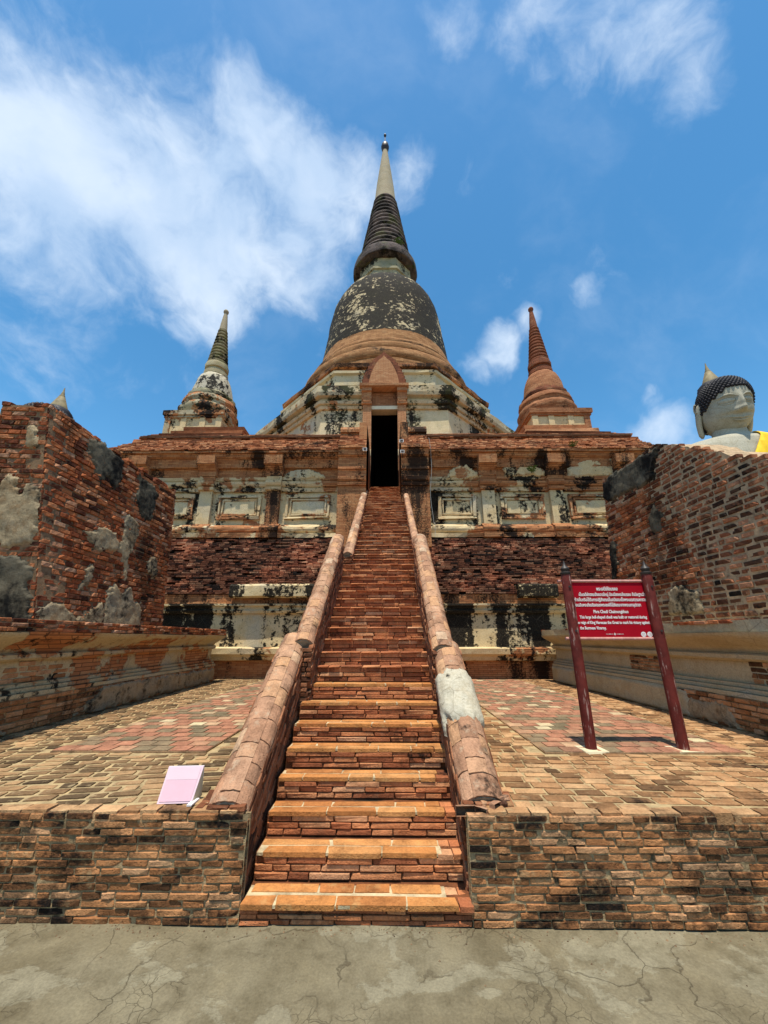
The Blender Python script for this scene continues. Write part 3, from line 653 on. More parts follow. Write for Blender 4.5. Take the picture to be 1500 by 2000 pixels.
# ------------------------------------------------------------------ balustrades: rounded brick copings running up both sides
def balustrade(label, xo, xi, ya, yb, h0, h1, rows=3, inner=1, blk=.17, plaster=None, brokenfoot=False, q=300):
    """xo..xi: side limits; top runs from (ya, nose+h0) to (yb, nose+h1); inner = +1 when the stair lies towards +x"""
    x0, x1 = min(xo, xi), max(xo, xi); cx = (x0 + x1) / 2; rw = (x1 - x0) / 2
    o = thing('stair_balustrade', label, 'balustrade', (cx, ya, TZ), 'rounded brick balustrades along the stairs')
    A = Vector((cx, ya, nose(ya) + h0)); B = Vector((cx, yb, nose(yb) + h1)); D = (B - A); L = D.length; D.normalize()
    up = Vector((1, 0, 0)).cross(D).normalized()
    prof = [(math.cos(t_) * rw * .96, math.sin(t_) * rw * .80 - rw * .80) for t_ in np.linspace(0, math.pi, 13)]
    k = max(4, int(L / .2)); mb = MB(); rings = []
    for i in range(k + 1):
        p = A + D * (L * i / k); ring = []
        for px, pz in prof:
            w_ = p + Vector((px, 0, 0)) + up * (pz - .02); ring.append((w_.x, w_.y, w_.z))
        rings.append([(x1 - .03, p.y, max(0.02, p.z - 1.6 - .0))] + ring + [(x0 + .03, p.y, max(.02, p.z - 1.6))])
    mb.loft(rings, cap0=True, cap1=True); mb.build('core', 'railm', o)
    # coping blocks: rows of bent shells over the round top
    n = 0; cand = []
    angs = np.linspace(R(2), R(178), rows + 1)
    for ri in range(rows):
        a0, a1 = angs[ri], angs[ri + 1]; s_ = rng.uniform(-.1, 0)
        while s_ < L:
            l = blk * rng.uniform(.75, 1.6); s0, s1 = max(0, s_), min(L, s_ + l); s_ += l
            if s1 - s0 < .05: continue
            g = .0045; ss = np.linspace(s0 + g, s1 - g, 3); aa = np.linspace(a0 + .010, a1 - .010, 7); vs = []; off = rng.uniform(-.003, .003)
            for lay_ in (0, 1):
                for s2 in ss:
                    for a in aa:
                        edge = (s2 in (ss[0], ss[-1])) or (a in (aa[0], aa[-1]))
                        rr = 1.0 + (off - (.0015 + rng.uniform(0, .004) if edge else rng.uniform(-.002, .003))) / rw if lay_ == 0 else .86
                        w_ = A + D * (s2 + rng.uniform(-.004, .004)) + Vector((math.cos(a) * rw * rr, 0, 0)) + up * (math.sin(a) * rw * .80 * rr - rw * .80)
                        vs.append((w_.x, w_.y, w_.z))
            m = 7; T = 21; fs = []
            for i in range(2):
                for j in range(6):
                    b = i * m + j; fs += [(b, b + 1, b + m + 1, b + m), (T + b, T + b + m, T + b + m + 1, T + b + 1)]
            for j in range(6): fs += [(j, T + j, T + j + 1, j + 1), (14 + j, 15 + j, T + 15 + j, T + 14 + j)]
            for i in range(2): fs += [(i * m, (i + 1) * m, T + (i + 1) * m, T + i * m), (i * m + 6, T + i * m + 6, T + (i + 1) * m + 6, (i + 1) * m + 6)]
            q2 = MB(); q2.add(vs, fs, 0); q2.build('coping_brick', 'rail', o)
    # side facing the steps, courses following the slope
    xs = x1 if inner > 0 else x0
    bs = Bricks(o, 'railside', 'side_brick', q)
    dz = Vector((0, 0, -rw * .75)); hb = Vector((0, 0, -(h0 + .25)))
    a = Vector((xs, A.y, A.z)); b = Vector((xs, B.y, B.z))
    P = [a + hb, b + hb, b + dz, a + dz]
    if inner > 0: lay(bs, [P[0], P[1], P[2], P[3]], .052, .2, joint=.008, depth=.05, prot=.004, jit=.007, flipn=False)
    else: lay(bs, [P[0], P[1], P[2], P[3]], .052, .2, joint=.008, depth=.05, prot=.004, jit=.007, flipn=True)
    # side facing the terrace
    xs = x0 if inner > 0 else x1
    a = Vector((xs, A.y, A.z)); b = Vector((xs, B.y, B.z))
    if B.z < 5:
        P = [Vector((xs, A.y, TZ)), Vector((xs, B.y, TZ)), b + dz, a + dz]
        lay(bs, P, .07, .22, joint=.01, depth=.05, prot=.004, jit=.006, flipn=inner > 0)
    # end facing down the slope
    lay(bs, [(x0, ya, TZ - .02), (x1, ya, TZ - .02), (x1, ya, max(TZ + .02, A.z - rw * .8)), (x0, ya, max(TZ + .02, A.z - rw * .8))], .05, .15, joint=.01, depth=.06, prot=.02, jit=.012)
    bs.done()
    if plaster:
        s0, s1 = plaster; mb = MB(); rings = []; K, J = 26, 30
        vs = []; fs = []; ok = {}
        for i in range(K + 1):
            for j in range(J + 1):
                s2 = s0 - .1 + (s1 - s0 + .2) * i / K; a = R(-18) + R(215) * j / J
                d = min(s2 - s0 + fbm(a * 1.3, 1, 2) * .07, s1 - s2 + fbm(a * 1.5, 5, 2) * .04, .4)
                rr = 1 + (-.012 + .042 * min(1, max(0, d / .035)) + fbm(s2 * 6, a * 3, 3) * .012) / rw
                w_ = A + D * s2 + Vector((math.cos(a) * rw * rr, 0, 0)) + up * (math.sin(a) * rw * .80 * rr - rw * .80)
                vs.append((w_.x, w_.y, w_.z)); ok[i, j] = d
        for i in range(K):
            for j in range(J):
                if max(ok[i, j], ok[i + 1, j], ok[i, j + 1], ok[i + 1, j + 1]) > 0:
                    b = i * (J + 1) + j; fs.append((b, b + 1, b + J + 2, b + J + 1))
        mb.add(vs, fs); mb.build('plaster_collar', 'railplaster', o, True, label='cracked pale plaster collar wrapped round the brick rail')
    if brokenfoot:
        for t_ in range(16):
            c = Vector((cx + rng.uniform(-rw, rw), ya + rng.uniform(-.05, .10), A.z + rng.uniform(-.16, -.01))); sz = rng.uniform(.045, .09)
            vs, fs = make_unit(300 + t_, .22, 2, 2, .3); e = Matrix.Rotation(rng.uniform(0, 6), 3, 'Z') @ Matrix.Rotation(rng.uniform(-.5, .5), 3, 'X')
            q2 = MB(); q2.add([c + e @ Vector((v[0] * sz * 1.5, v[1] * sz, v[2] * sz * .7)) for v in vs], fs); q2.build('broken_block', 'railplaster' if t_ % 6 == 0 else 'rail', o)
balustrade('lowest left balustrade of pinkish brick ending beside the pink card', -1.13, -.83, 3.10, 4.80, .50, .53, 3, 1)
balustrade('middle left balustrade of pinkish brick, long piece between the other two on its side', -.965, -.72, 4.62, 7.30, .565, .78, 3, 1)
balustrade('highest left balustrade, smooth and narrow, leading into the doorway passage', -.80, -.585, 7.75, 12.9, .22, .30, 2, 1, .3)
balustrade('lowest right balustrade with a pale plaster collar and a broken foot', .655, .97, 3.18, 4.74, .46, .50, 3, -1, plaster=(.70, 1.34), brokenfoot=True)
balustrade('middle right balustrade of pinkish brick above the plaster collared one', .635, .895, 4.58, 7.30, .53, .78, 3, -1)
balustrade('highest right balustrade, narrow brick rail ending at the doorway passage', .69, .865, 7.75, 12.9, .18, .26, 2, -1, .3)

# ------------------------------------------------------------------ moulded side plinths
def plinth(side, label, far=11.3):
    A = (-4.33, 1.2, 0) if side < 0 else (4.54, 1.2, 0); B = (-4.56, far, 0) if side < 0 else (4.63, far, 0); out = (-side, 0)
    o = thing('wall_plinth', label, 'plinth', (A[0], 6, TZ), 'moulded plinths flanking the terrace')
    dv = Vector(B) - Vector(A)
    old = side < 0; pm = 'plplast' if old else 'plplastR'
    def sp(name, mat, prof, **k): return strip_path(name, mat, o, prof, A, B, out, **k)
    sp('core', 'wallmortar', [(-.025, .0), (-.025, .99), (-1.2, .99), (-1.2, 0)], jit=.006)
    for i in range(3): sp('step_moulding', pm, [(-.02 - .045 * i, .99 + .055 * i), (-.02 - .045 * i, 1.04 + .055 * i), (-1.2, 1.04 + .055 * i), (-1.2, .99 + .055 * i)], jit=.012 if old else .005)
    sp('band', pm, [(-.165, 1.152), (-.16, 1.42), (-1.2, 1.42), (-1.2, 1.152)], jit=.02 if old else .006)
    sp('fillet', pm, [(-.10, 1.422), (-.06, 1.45), (-.055, 1.50), (-.10, 1.52), (-1.2, 1.52), (-1.2, 1.422)], jit=.02 if old else .006)
    cy = [(-.115 + .30 * (.5 - .5 * math.cos(math.pi * t_)) , 1.522 + .25 * t_) for t_ in np.linspace(0, 1, 9)]
    sp('cyma_moulding', pm, cy + [(-1.2, 1.772), (-1.2, 1.522)], jit=.025 if old else .008, smooth=True)
    sp('top_slab', 'blockLm' if old else pm, [(.165, 1.775), (.165, 1.915), (-1.2, 1.925), (-1.2, 1.775)], jit=.01)
    bs = Bricks(o, 'plinthb', 'brick', 300)
    rev = side > 0
    def q(off, z0, z1, ya=1.2, yb=far):
        f0 = (ya - 1.2) / (far - 1.2); f1 = (yb - 1.2) / (far - 1.2)
        a = Vector(A).lerp(Vector(B), f0); b = Vector(A).lerp(Vector(B), f1)
        return [(a.x - side * off, a.y, z0), (b.x - side * off, b.y, z0), (b.x - side * off, b.y, z1), (a.x - side * off, a.y, z1)]
    if old:
        lay(bs, q(0, TZ, .985), .064, .24, joint=.011, depth=.07, prot=.006, jit=.010, flipn=rev, tilt=.02)
        lay(bs, q(-.16, 1.155, 1.42, 1.2, 6.2), .066, .24, joint=.011, depth=.07, prot=.012, jit=.008, flipn=rev, mask=lambda u, v: fbm(u * 9, v * 1.5, 3) > -.15)
    else:
        lay(bs, q(0, TZ, .985, 1.2, 6.6), .064, .24, joint=.011, depth=.07, prot=.010, jit=.008, flipn=rev)
        lay(bs, q(-.16, 1.155, 1.42, 1.2, 5.3), .066, .24, joint=.011, depth=.07, prot=.016, jit=.006, flipn=rev)
        lay(bs, q(-.155, 1.155, 1.41, 6.9, 7.9), .05, .2, joint=.01, depth=.06, prot=.012, jit=.006, flipn=rev)
    bs.done()
    bc = Bricks(o, 'plinthr', 'cornice_brick', 200)
    lay(bc, q(.175, 1.775, 1.93), .05, .22, joint=.009, depth=.10, prot=.012, jit=.014, flipn=rev, mask=(lambda u, v: True) if old else (lambda u, v: v > .55 and fbm(u * 8, 1, v) > -.1))
    bc.done()
    P = [Vector(p) for p in q(0, TZ, .99)]
    if old:
        patch_on('plaster_patch', 'patch', o, P, [(.50, .05), (.55, .95), (.74, .95), (.9, .9), (.99, .9), (.99, .02), (.7, .02)], flipn=rev, seed=4, thick=.03)
        patch_on('plaster_patch', 'patch', o, P, [(.30, .0), (.36, .5), (.385, .35), (.39, .0)], flipn=rev, seed=5, thick=.03)
    else:
        patch_on('plaster_patch', 'plplastR', o, P, [(.50, .0), (.50, .97), (.998, .97), (.998, .0)], flipn=rev, seed=6, thick=.024, rag=.02)
        patch_on('plaster_patch', 'patch', o, P, [(.42, .0), (.43, .6), (.50, .8), (.51, .0)], flipn=rev, seed=7, thick=.018)
    return o
plinth(-1, 'old moulded brick plinth with peeling plaster below the left ruined wall', 11.2)
plinth(1, 'smoothly replastered moulded plinth below the right ruined wall', 11.4)

# ------------------------------------------------------------------ ruined brick walls standing on the plinths
lw = thing('ruined_wall', 'tall red brick wall stump with plaster scraps, on the left plinth', 'wall', (-5.2, 7, 1.9), 'ruined brick walls flanking the stairs')
PL = [Vector(p) for p in [(-4.80, 5.52, 1.88), (-4.80, 8.72, 1.88), (-4.90, 8.50, 5.06), (-5.22, 5.18, 5.24)]]
PN = [Vector(p) for p in [(-6.30, 5.52, 1.88), (-4.80, 5.52, 1.88), (-5.22, 5.18, 5.24), (-6.00, 5.20, 5.30)]]
topL = lambda u: .985 + .02 * fbm(u * 9, 2, 1) - .012 * (u > .3)
wall_core('wall_core', 'blockLm', lw, PL, .78, topL, .022)
wall_core('wall_core', 'blockLm', lw, PN, .5, lambda u: .985, .022, 10)
b1 = Bricks(lw, 'blockL', 'brick', 300)
lay(b1, PL, .080, .215, joint=.012, depth=.11, prot=.010, jit=.013, mask=lambda u, v: v < topL(u) + .012, lenvar=.5, tilt=.02)
lay(b1, PN, .080, .215, joint=.012, depth=.11, prot=.008, jit=.012, mask=lambda u, v: v < .99 + .02 * fbm(u * 8, 1, 5), lenvar=.5)
lay(b1, [(-4.80, 8.72, 1.88), (-5.6, 8.72, 1.88), (-5.6, 8.5, 5.06), (-4.9, 8.5, 5.06)], .088, .25, joint=.013, depth=.1, prot=.01)
b1.done()
LP = [('patch', [(.25, .46), (.31, .50), (.36, .52), (.47, .51), (.50, .46), (.47, .42), (.42, .40), (.36, .39), (.30, .41)]),
      ('patch', [(.53, .66), (.60, .67), (.66, .62), (.66, .53), (.62, .45), (.585, .38), (.60, .32), (.57, .24), (.555, .28), (.545, .36), (.51, .42), (.52, .54)]),
      ('patch', [(.76, .42), (.82, .47), (.87, .45), (.875, .34), (.84, .32), (.79, .36)]),
      ('patch', [(.02, .0), (.02, .07), (.08, .10), (.15, .09), (.24, .055), (.30, .075), (.36, .10), (.41, .16), (.425, .08), (.42, .0)]),
      ('patch', [(.43, .0), (.43, .08), (.46, .20), (.49, .245), (.56, .20), (.63, .225), (.67, .16), (.745, .165), (.75, .0)]),
      ('patch', [(.24, .17), (.25, .21), (.29, .30), (.325, .315), (.33, .24), (.30, .20)]),
      ('patchdark', [(.24, .97), (.235, .88), (.28, .82), (.33, .76), (.38, .80), (.43, .74), (.47, .80), (.50, .97)]),
      ('patchdark', [(.62, .93), (.60, .80), (.64, .72), (.70, .66), (.76, .68), (.79, .78), (.80, .88), (.74, .93)])]
for k, (mt, ol) in enumerate(LP): patch_on('plaster_patch', mt, lw, PL, ol, seed=20 + k, thick=.024)
patch_on('plaster_patch', 'patch', lw, PN, [(.3, .36), (.28, .55), (.45, .66), (.62, .62), (.68, .56), (.80, .60), (.97, .58), (.985, .40), (.9, .34), (.6, .32)], seed=41, thick=.035)
patch_on('plaster_patch', 'patchdark', lw, PN, [(.3, .0), (.28, .25), (.5, .30), (.75, .28), (.97, .24), (.985, .0)], seed=42, thick=.035)
patch_on('plaster_patch', 'patch', lw, PN, [(.62, .78), (.64, .86), (.75, .90), (.84, .86), (.86, .78), (.74, .76)], seed=43, thick=.03)

rw_ = thing('ruined_wall', 'broken brick wall with wide pale joints, on the right plinth before the statue', 'wall', (5.3, 6, 1.9), 'ruined brick walls flanking the stairs')
PR = [Vector(p) for p in [(4.92, 2.6, 1.88), (4.92, 8.36, 1.88), (4.96, 8.04, 5.15), (5.02, 2.6, 5.15)]]
def topR(u):
    Y = 2.6 + 5.6 * u; xs = [2.6, 3.6, 4.48, 5.12, 6.02, 6.44, 7.0, 8.2]; zs = [3.0, 3.35, 3.84, 4.25, 4.86, 5.0, 5.02, 5.06]
    z = float(np.interp(Y, xs, zs)); z += .06 * fbm(Y * 3, 1, 8); return (z - 1.88) / (5.15 - 1.88)
wall_core('wall_core', 'blockRm', rw_, PR, .8, topR, .012, 60, 20, flipn=True)
def zoneA(u, v):
    Y = 2.6 + 5.76 * u; z = 1.88 + 3.27 * v
    return Y > 6.35 + (3.6 - z) * (-.35) + .15 * fbm(z * 3, 2, 2) and z < 4.4 and z > 2.5
b2 = Bricks(rw_, 'blockR', 'brick', 300); b3 = Bricks(rw_, 'blockL', 'red_brick', 200)
lay(b2, PR, .092, .23, joint=.030, depth=.1, prot=.006, jit=.008, mask=lambda u, v: v < topR(u) + .005 and not zoneA(u, v), flipn=True, lenvar=.4, tilt=.03)
lay(b3, PR, .080, .23, joint=.011, depth=.1, prot=.014, jit=.012, mask=zoneA, flipn=True, lenvar=.4, tilt=.02)
lay(b2, [(4.92, 8.36, 1.88), (5.7, 8.36, 1.88), (5.7, 8.04, 5.1), (4.96, 8.04, 5.1)], .09, .23, joint=.02, depth=.1, prot=.006, jit=.008, flipn=True)
b2.done(); b3.done()
patch_on('plaster_patch', 'patchdark', rw_, PR, [(.995, .965), (.995, .84), (.93, .80), (.86, .80), (.76, .78), (.70, .80), (.67, .94), (.8, .955)], seed=61, thick=.035, flipn=True)
patch_on('plaster_patch', 'patch', rw_, PR, [(.60, .06), (.66, .05), (.73, .06), (.72, .17), (.66, .20), (.61, .16)], seed=62, thick=.03, flipn=True)
patch_on('plaster_patch', 'patchdark', rw_, PR, [(.998, .30), (.998, .52), (.965, .56), (.955, .40), (.97, .30)], seed=63, thick=.03, flipn=True)
patch_on('plaster_patch', 'patchdark', rw_, PR, [(.70, .48), (.75, .50), (.76, .60), (.72, .66), (.69, .58)], seed=64, thick=.022, flipn=True)

# ------------------------------------------------------------------ great square platform
CY = 22.6; GAP = .62
pf = thing('chedi_platform', 'great square brick platform with plaster niches carrying the three chedis', 'platform', (0, CY, TZ))
def band(name, mat, prof, jit=.03, seg=.45, label=None): return poly_loft(name, mat, pf, 4, [(CY - y, z) for y, z in prof], CY, GAP, seg, jit, label=label)
band('brick_footing', 'fbrick', [(11.95, .55), (11.95, 1.09)], .04)
band('lower_lip', 'fplast', [(11.96, 1.08), (11.80, 1.10), (11.76, 1.2), (11.66, 1.27), (11.65, 1.42), (11.76, 1.45), (11.95, 1.46)], .03)
band('lower_wall', 'fplastd', [(11.93, 1.45), (11.96, 2.42)], .012)
band('string_moulding', 'fplastd', [(11.97, 2.41), (11.86, 2.42), (11.82, 2.49), (11.87, 2.53), (11.84, 2.60), (11.77, 2.63), (11.77, 2.68), (11.96, 2.70)], .03)
band('dark_course', 'fbrickd', [(11.90, 2.69), (11.90, 2.97)], .03)
band('batter_core', 'batterm', [(11.97, 2.96), (12.99, 5.02)], .02)
def ledge(x0, x1, mt='fplastd'): strip_x('ledge_fragment', mt, pf, [(11.72, 2.86), (11.62, 2.90), (11.60, 3.20), (11.68, 3.26)], x0, x1, 12.05, jit=.03)
ledge(-4.62, -1.9); ledge(4.05, 5.2); ledge(-9.9, -8.4)
bb = Bricks(pf, 'batter', 'brick', 300, RAWS)
def slope_courses(bs, y0, z0, y1, z1, ch, xmax, bl, lo=0.0):
    nr = int(round((z1 - z0) / ch))
    for r_ in range(nr):
        z = z0 + (r_ + .5) * ch; y = y0 + (y1 - y0) * (r_ + .5) / nr
        for sg in (-1, 1):
            x = GAP + rng.random() * .15
            while x < xmax - (y - y0):
                l = bl * rng.uniform(.6, 1.3)
                if rng.random() > lo:
                    bs.add((sg * (x + l / 2), y + .08 + rng.uniform(-.016, .012) + fbm(x * .8 * sg, z, 2) * .03, z + rng.uniform(-.004, .004)), (1, 0, 0), (0, 1, 0), (0, 0, 1), (l - .008, .22, ch - .009))
                x += l
slope_courses(bb, 11.86, 2.98, 12.86, 4.99, .062, 10.6, .25, .05)
bb.done()
NB = [(12.80, 5.0), (12.79, 5.14), (12.93, 5.18), (12.86, 5.25), (12.84, 5.32), (12.86, 5.40), (12.96, 5.44), (13.05, 5.52)]
band('niche_base', 'fplastm', NB, .07, .25)
band('niche_wall', 'fplast', [(13.11, 5.50), (13.12, 6.80)], .012)
band('upper_moulding', 'fplastm', [(13.12, 6.76), (13.02, 6.78), (13.0, 6.90), (13.06, 6.93), (12.99, 6.98), (12.95, 7.05), (12.95, 7.14), (13.05, 7.17), (12.99, 7.22), (12.97, 7.32), (13.05, 7.34)], .055, .25)
FR = [(13.02, 7.33), (13.0, 7.62), (12.86, 7.66), (12.84, 7.78), (12.80, 7.95), (12.70, 8.02), (12.66, 8.12), (12.58, 8.14), (12.58, 8.22)]
band('brick_frieze', 'fbrick', FR, .06, .25)
band('cornice_core', 'slopem', [(12.60, 8.21), (13.25, 8.98), (13.26, 9.06), (13.15, 9.08), (13.15, 9.16), (13.3, 9.2), (13.45, 9.34), (14.2, 9.36)], .03)
bc = Bricks(pf, 'slope', 'cornice_brick', 300, RAWS)
slope_courses(bc, 12.53, 8.22, 13.18, 8.98, .058, 10.05, .25, .06)
slope_courses(bc, 13.20, 9.04, 13.24, 9.22, .058, 9.4, .25, .04)
slope_courses(bc, 13.30, 9.20, 13.62, 9.44, .06, 9.3, .26, .05)
bc.done()
mb = MB(); mb.add([(-9.2, 13.6, 9.36), (-GAP, 13.6, 9.36), (-GAP, 20.3, 9.36), (GAP, 20.3, 9.36), (GAP, 13.6, 9.36), (9.2, 13.6, 9.36), (9.2, 31.6, 9.36), (-9.2, 31.6, 9.36)], [(0, 1, 2, 3, 4, 5, 6, 7)])
mb.build('platform_top', 'fbrick', pf)
# projecting bays either side of the passage
BAYP = [(12.50, 4.6), (12.50, 6.75), (12.42, 6.78), (12.40, 6.88), (12.46, 6.91), (12.38, 6.98), (12.36, 7.10), (12.46, 7.14), (12.46, 7.35), (12.40, 7.40), (12.40, 7.50), (12.46, 7.53), (12.44, 7.85), (12.34, 7.92), (12.30, 8.12), (12.22, 8.15), (12.22, 8.24), (12.55, 8.6), (12.75, 8.9), (12.76, 9.0), (12.68, 9.02), (12.68, 9.14), (12.8, 9.3), (13.1, 9.36)]
strip_x('entrance_bay', 'fbrick', pf, BAYP, -1.62, -GAP, 13.8, jit=.02); strip_x('entrance_bay', 'fbrick', pf, BAYP, GAP, 1.60, 13.8, jit=.02)
be = Bricks(pf, 'slope', 'bay_brick', 120, RAWS)
for x0, x1 in ((-1.62, -GAP), (GAP, 1.6)):
    for r_ in range(12):
        z = 8.26 + r_ * .058; y = 12.26 + (z - 8.24) * .8; x = x0
        while x < x1:
            l = min(.25 * rng.uniform(.6, 1.2), x1 - x); be.add((x + l / 2, y + .05 + rng.uniform(-.03, .02), z), (1, 0, 0), (0, 1, 0), (0, 0, 1), (l - .01, .2, .05)); x += l
be.done()
for sg in (-1, 1):
    mb = MB(); mb.box(min(sg * GAP, sg * .9), max(sg * GAP, sg * .9), 12.52, 15.5, .6, 9.33); mb.build('passage_wall', 'fbrickd', pf)
# niches and pilasters
for x0, x1 in [(-8.55, -6.8), (-6.1, -4.35), (-3.65, -1.85), (1.85, 3.4), (4.1, 5.85), (6.55, 8.3)]:
    f = MB(); cx = (x0 + x1) / 2; hw = (x1 - x0) / 2 - .10
    for a, b, c, d in ((cx - hw, cx + hw, 6.56, 6.66), (cx - hw, cx + hw, 5.74, 5.84), (cx - hw, cx - hw + .1, 5.842, 6.558), (cx + hw - .1, cx + hw, 5.842, 6.558)): f.box(a, b, 13.02, 13.2, c, d, .03)
    for a, b, c, d in ((cx - hw + .15, cx + hw - .15, 6.44, 6.50), (cx - hw + .15, cx + hw - .15, 5.88, 5.93), (cx - hw + .15, cx - hw + .2, 5.932, 6.438), (cx + hw - .2, cx + hw - .15, 5.932, 6.438)): f.box(a, b, 13.05, 13.2, c, d, .022)
    o = f.build('niche_frame', 'fplastm', pf)
    g = MB(); g.box(cx - hw + .24, cx + hw - .24, 13.085, 13.2, 5.95, 6.42, .015); g.build('niche_panel', 'opl' if x0 < 0 else 'fplast', o)
for i, cx in enumerate((-8.95, -6.45, -4.0, 3.75, 6.2, 8.65)):
    top_brick = True
    sh = strip_x('pilaster', 'fbrick' if i == 2 else 'fplast', pf, [(12.95, 5.5), (12.95, 6.78)], cx - .23, cx + .23, 13.3, .2, .01)
    strip_x('pilaster_base', 'fplastm' if i != 2 else 'fbrick', sh, [(12.68, 4.98), (12.66, 5.14), (12.80, 5.18), (12.73, 5.25), (12.71, 5.34), (12.74, 5.40), (12.84, 5.44), (12.93, 5.52)], cx - .32, cx + .32, 13.3, .2, .015)
    strip_x('pilaster_moulding', 'fplastm', sh, [(12.93, 6.77), (12.86, 6.80), (12.84, 6.90), (12.92, 6.93), (12.84, 6.98), (12.80, 7.05), (12.80, 7.14), (12.90, 7.18), (12.86, 7.32)], cx - .28, cx + .28, 13.3, .2, .012)
    strip_x('pilaster_capital', 'fbrick', sh, [(12.84, 7.33), (12.82, 7.50), (12.66, 7.64), (12.56, 7.70), (12.54, 8.02)], cx - .33, cx + .33, 13.3, .2, .012)
# loose scraps of plaster on the brick frieze
for x0, x1, z0, z1 in ((-3.6, -2.3, 7.34, 7.62), (2.4, 3.3, 7.3, 7.7), (4.4, 5.7, 7.36, 7.95), (6.6, 8.4, 7.36, 7.9), (7.6, 8.9, 7.34, 8.05)):
    P = [Vector(p) for p in [(x0 - .4, 12.97, z0 - .1), (x1 + .4, 12.97, z0 - .1), (x1 + .4, 12.97 if z1 < 7.65 else 12.84, z1 + .1), (x0 - .4, 12.97 if z1 < 7.65 else 12.84, z1 + .1)]]
    patch_on('plaster_scrap', 'fplast', pf, P, [(.2, .1), (.2, .5), (.45, .85), (.6, .9), (.72, .6), (.85, .35), (.88, .1)], thick=.04, cell=.03, seed=x0)

# ------------------------------------------------------------------ main chedi
mc = thing('great_chedi', 'tallest bell shaped chedi, black streaked bell on an octagonal base with a doorway', 'chedi', (0, CY, 9.36))
def tier(name, mat, prof, gap=0.0, jit=.03, label=None): return poly_loft(name, mat, mc, 8, prof, CY, gap, .5, jit, label=label)
tier('octagon_wall', 'opl', [(7.40, 9.3), (7.40, 9.6), (7.15, 9.8), (7.10, 11.78)], .60, .02)
tier('wall_moulding', 'omould', [(7.06, 11.76), (7.2, 11.80), (7.25, 11.92), (7.18, 11.96), (7.30, 12.02), (7.34, 12.15), (7.2, 12.2), (7.2, 12.34)], .60)
tier('wall_cornice', 'omould', [(7.2, 12.33), (7.42, 12.40), (7.47, 12.55), (7.47, 12.88), (7.35, 12.95), (6.1, 13.06)], .60, .04)
tier('upper_drum', 'omould', [(6.15, 13.0), (6.1, 13.55), (6.0, 13.62), (6.0, 13.78), (6.1, 13.82)], 0)
tier('upper_cornice', 'opl', [(6.08, 13.8), (6.15, 13.86), (6.15, 14.45), (6.28, 14.52), (6.30, 14.66), (6.1, 14.7)], 0, .03)
tier('brick_attic', 'obrick', [(6.05, 14.68), (6.05, 14.9), (6.22, 14.95), (6.24, 15.16), (5.95, 15.3), (5.6, 15.6)], 0, .05)
lathe('base_ring', 'ringb', mc, [(5.3, 15.2), (5.5, 15.3), (5.52, 15.9), (5.42, 15.96), (5.40, 16.2)], 0, CY, jit=.055)
tor = lambda r_, z_, a_, b_: [(r_ + a_ * math.sin(t_), z_ - b_ * math.cos(t_)) for t_ in np.linspace(.1, 3.0, 9)]
lathe('ring_moulding', 'ringb', mc, [(5.2, 16.15)] + tor(5.22, 16.6, .28, .42) + [(5.0, 17.05)], 0, CY, jit=.055)
lathe('ring_moulding', 'ringb', mc, [(4.95, 17.02)] + tor(4.90, 17.4, .22, .34) + [(4.8, 17.75)], 0, CY, jit=.055)
lathe('ring_moulding', 'ringb', mc, [(4.7, 17.73)] + tor(4.66, 18.0, .15, .24) + [(4.58, 18.25)], 0, CY, jit=.055)
lathe('bell_foot', 'ringb', mc, [(4.55, 18.22), (4.60, 18.3), (4.54, 18.6), (4.46, 18.95), (4.42, 19.15)], 0, CY, jit=.055)
lathe('bell', 'bell', mc, [(4.43, 19.1), (4.40, 19.3), (4.31, 20.0), (4.2, 20.8), (4.10, 21.5), (4.02, 22.3), (3.92, 23.0), (3.78, 23.7), (3.58, 24.3), (3.30, 24.85), (2.9, 25.3), (2.4, 25.65), (1.9, 25.8)], 0, CY, 96, jit=.03, label='black and cream blotched plaster bell')
tier2 = poly_loft('harmika', 'harm', mc, 8, [(2.1, 25.6), (2.12, 26.1), (1.98, 26.18), (1.95, 26.7), (2.06, 26.76), (2.06, 26.95), (1.9, 27.0), (1.85, 28.1)], CY, 0, .5, .02)
lathe('flange', 'ringd', mc, [(1.8, 27.95), (2.2, 28.0), (2.42, 28.10), (2.46, 28.3), (2.42, 28.6), (2.34, 28.95), (2.2, 29.2), (2.0, 29.3), (1.9, 29.5)], 0, CY, jit=.055)
sp = [(1.9, 29.4)]
for k in range(14):
    dz = 6.9 / 14; z0 = 29.45 + k * dz; r0 = 1.98 - (1.98 - .92) * k / 14
    sp += [(r0 - .10, z0), (r0 - .02, z0 + .13 * dz), (r0 + .03, z0 + .38 * dz), (r0 - .02, z0 + .68 * dz), (r0 - .12, z0 + .82 * dz)]
sp += [(.88, 36.4)]
lathe('ringed_spire', 'ringd', mc, sp, 0, CY, 48, jit=.02)
lathe('plain_spire', 'spire', mc, [(.92, 36.3), (.88, 36.6), (.72, 38.5), (.52, 40.4), (.35, 42.0), (.21, 43.2)], 0, CY, 40, jit=.01)
fin = lathe('finial_ball', 'bronze', mc, [(.12, 43.1), (.30, 43.35), (.36, 43.7), (.30, 44.02), (.15, 44.2), (.05, 44.25)], 0, CY, 24)
lathe('finial_rod', 'bronze', fin, [(.045, 44.2), (.045, 45.2), (.10, 45.25), (.13, 45.38), (.09, 45.5), (.01, 45.6)], 0, CY, 10)
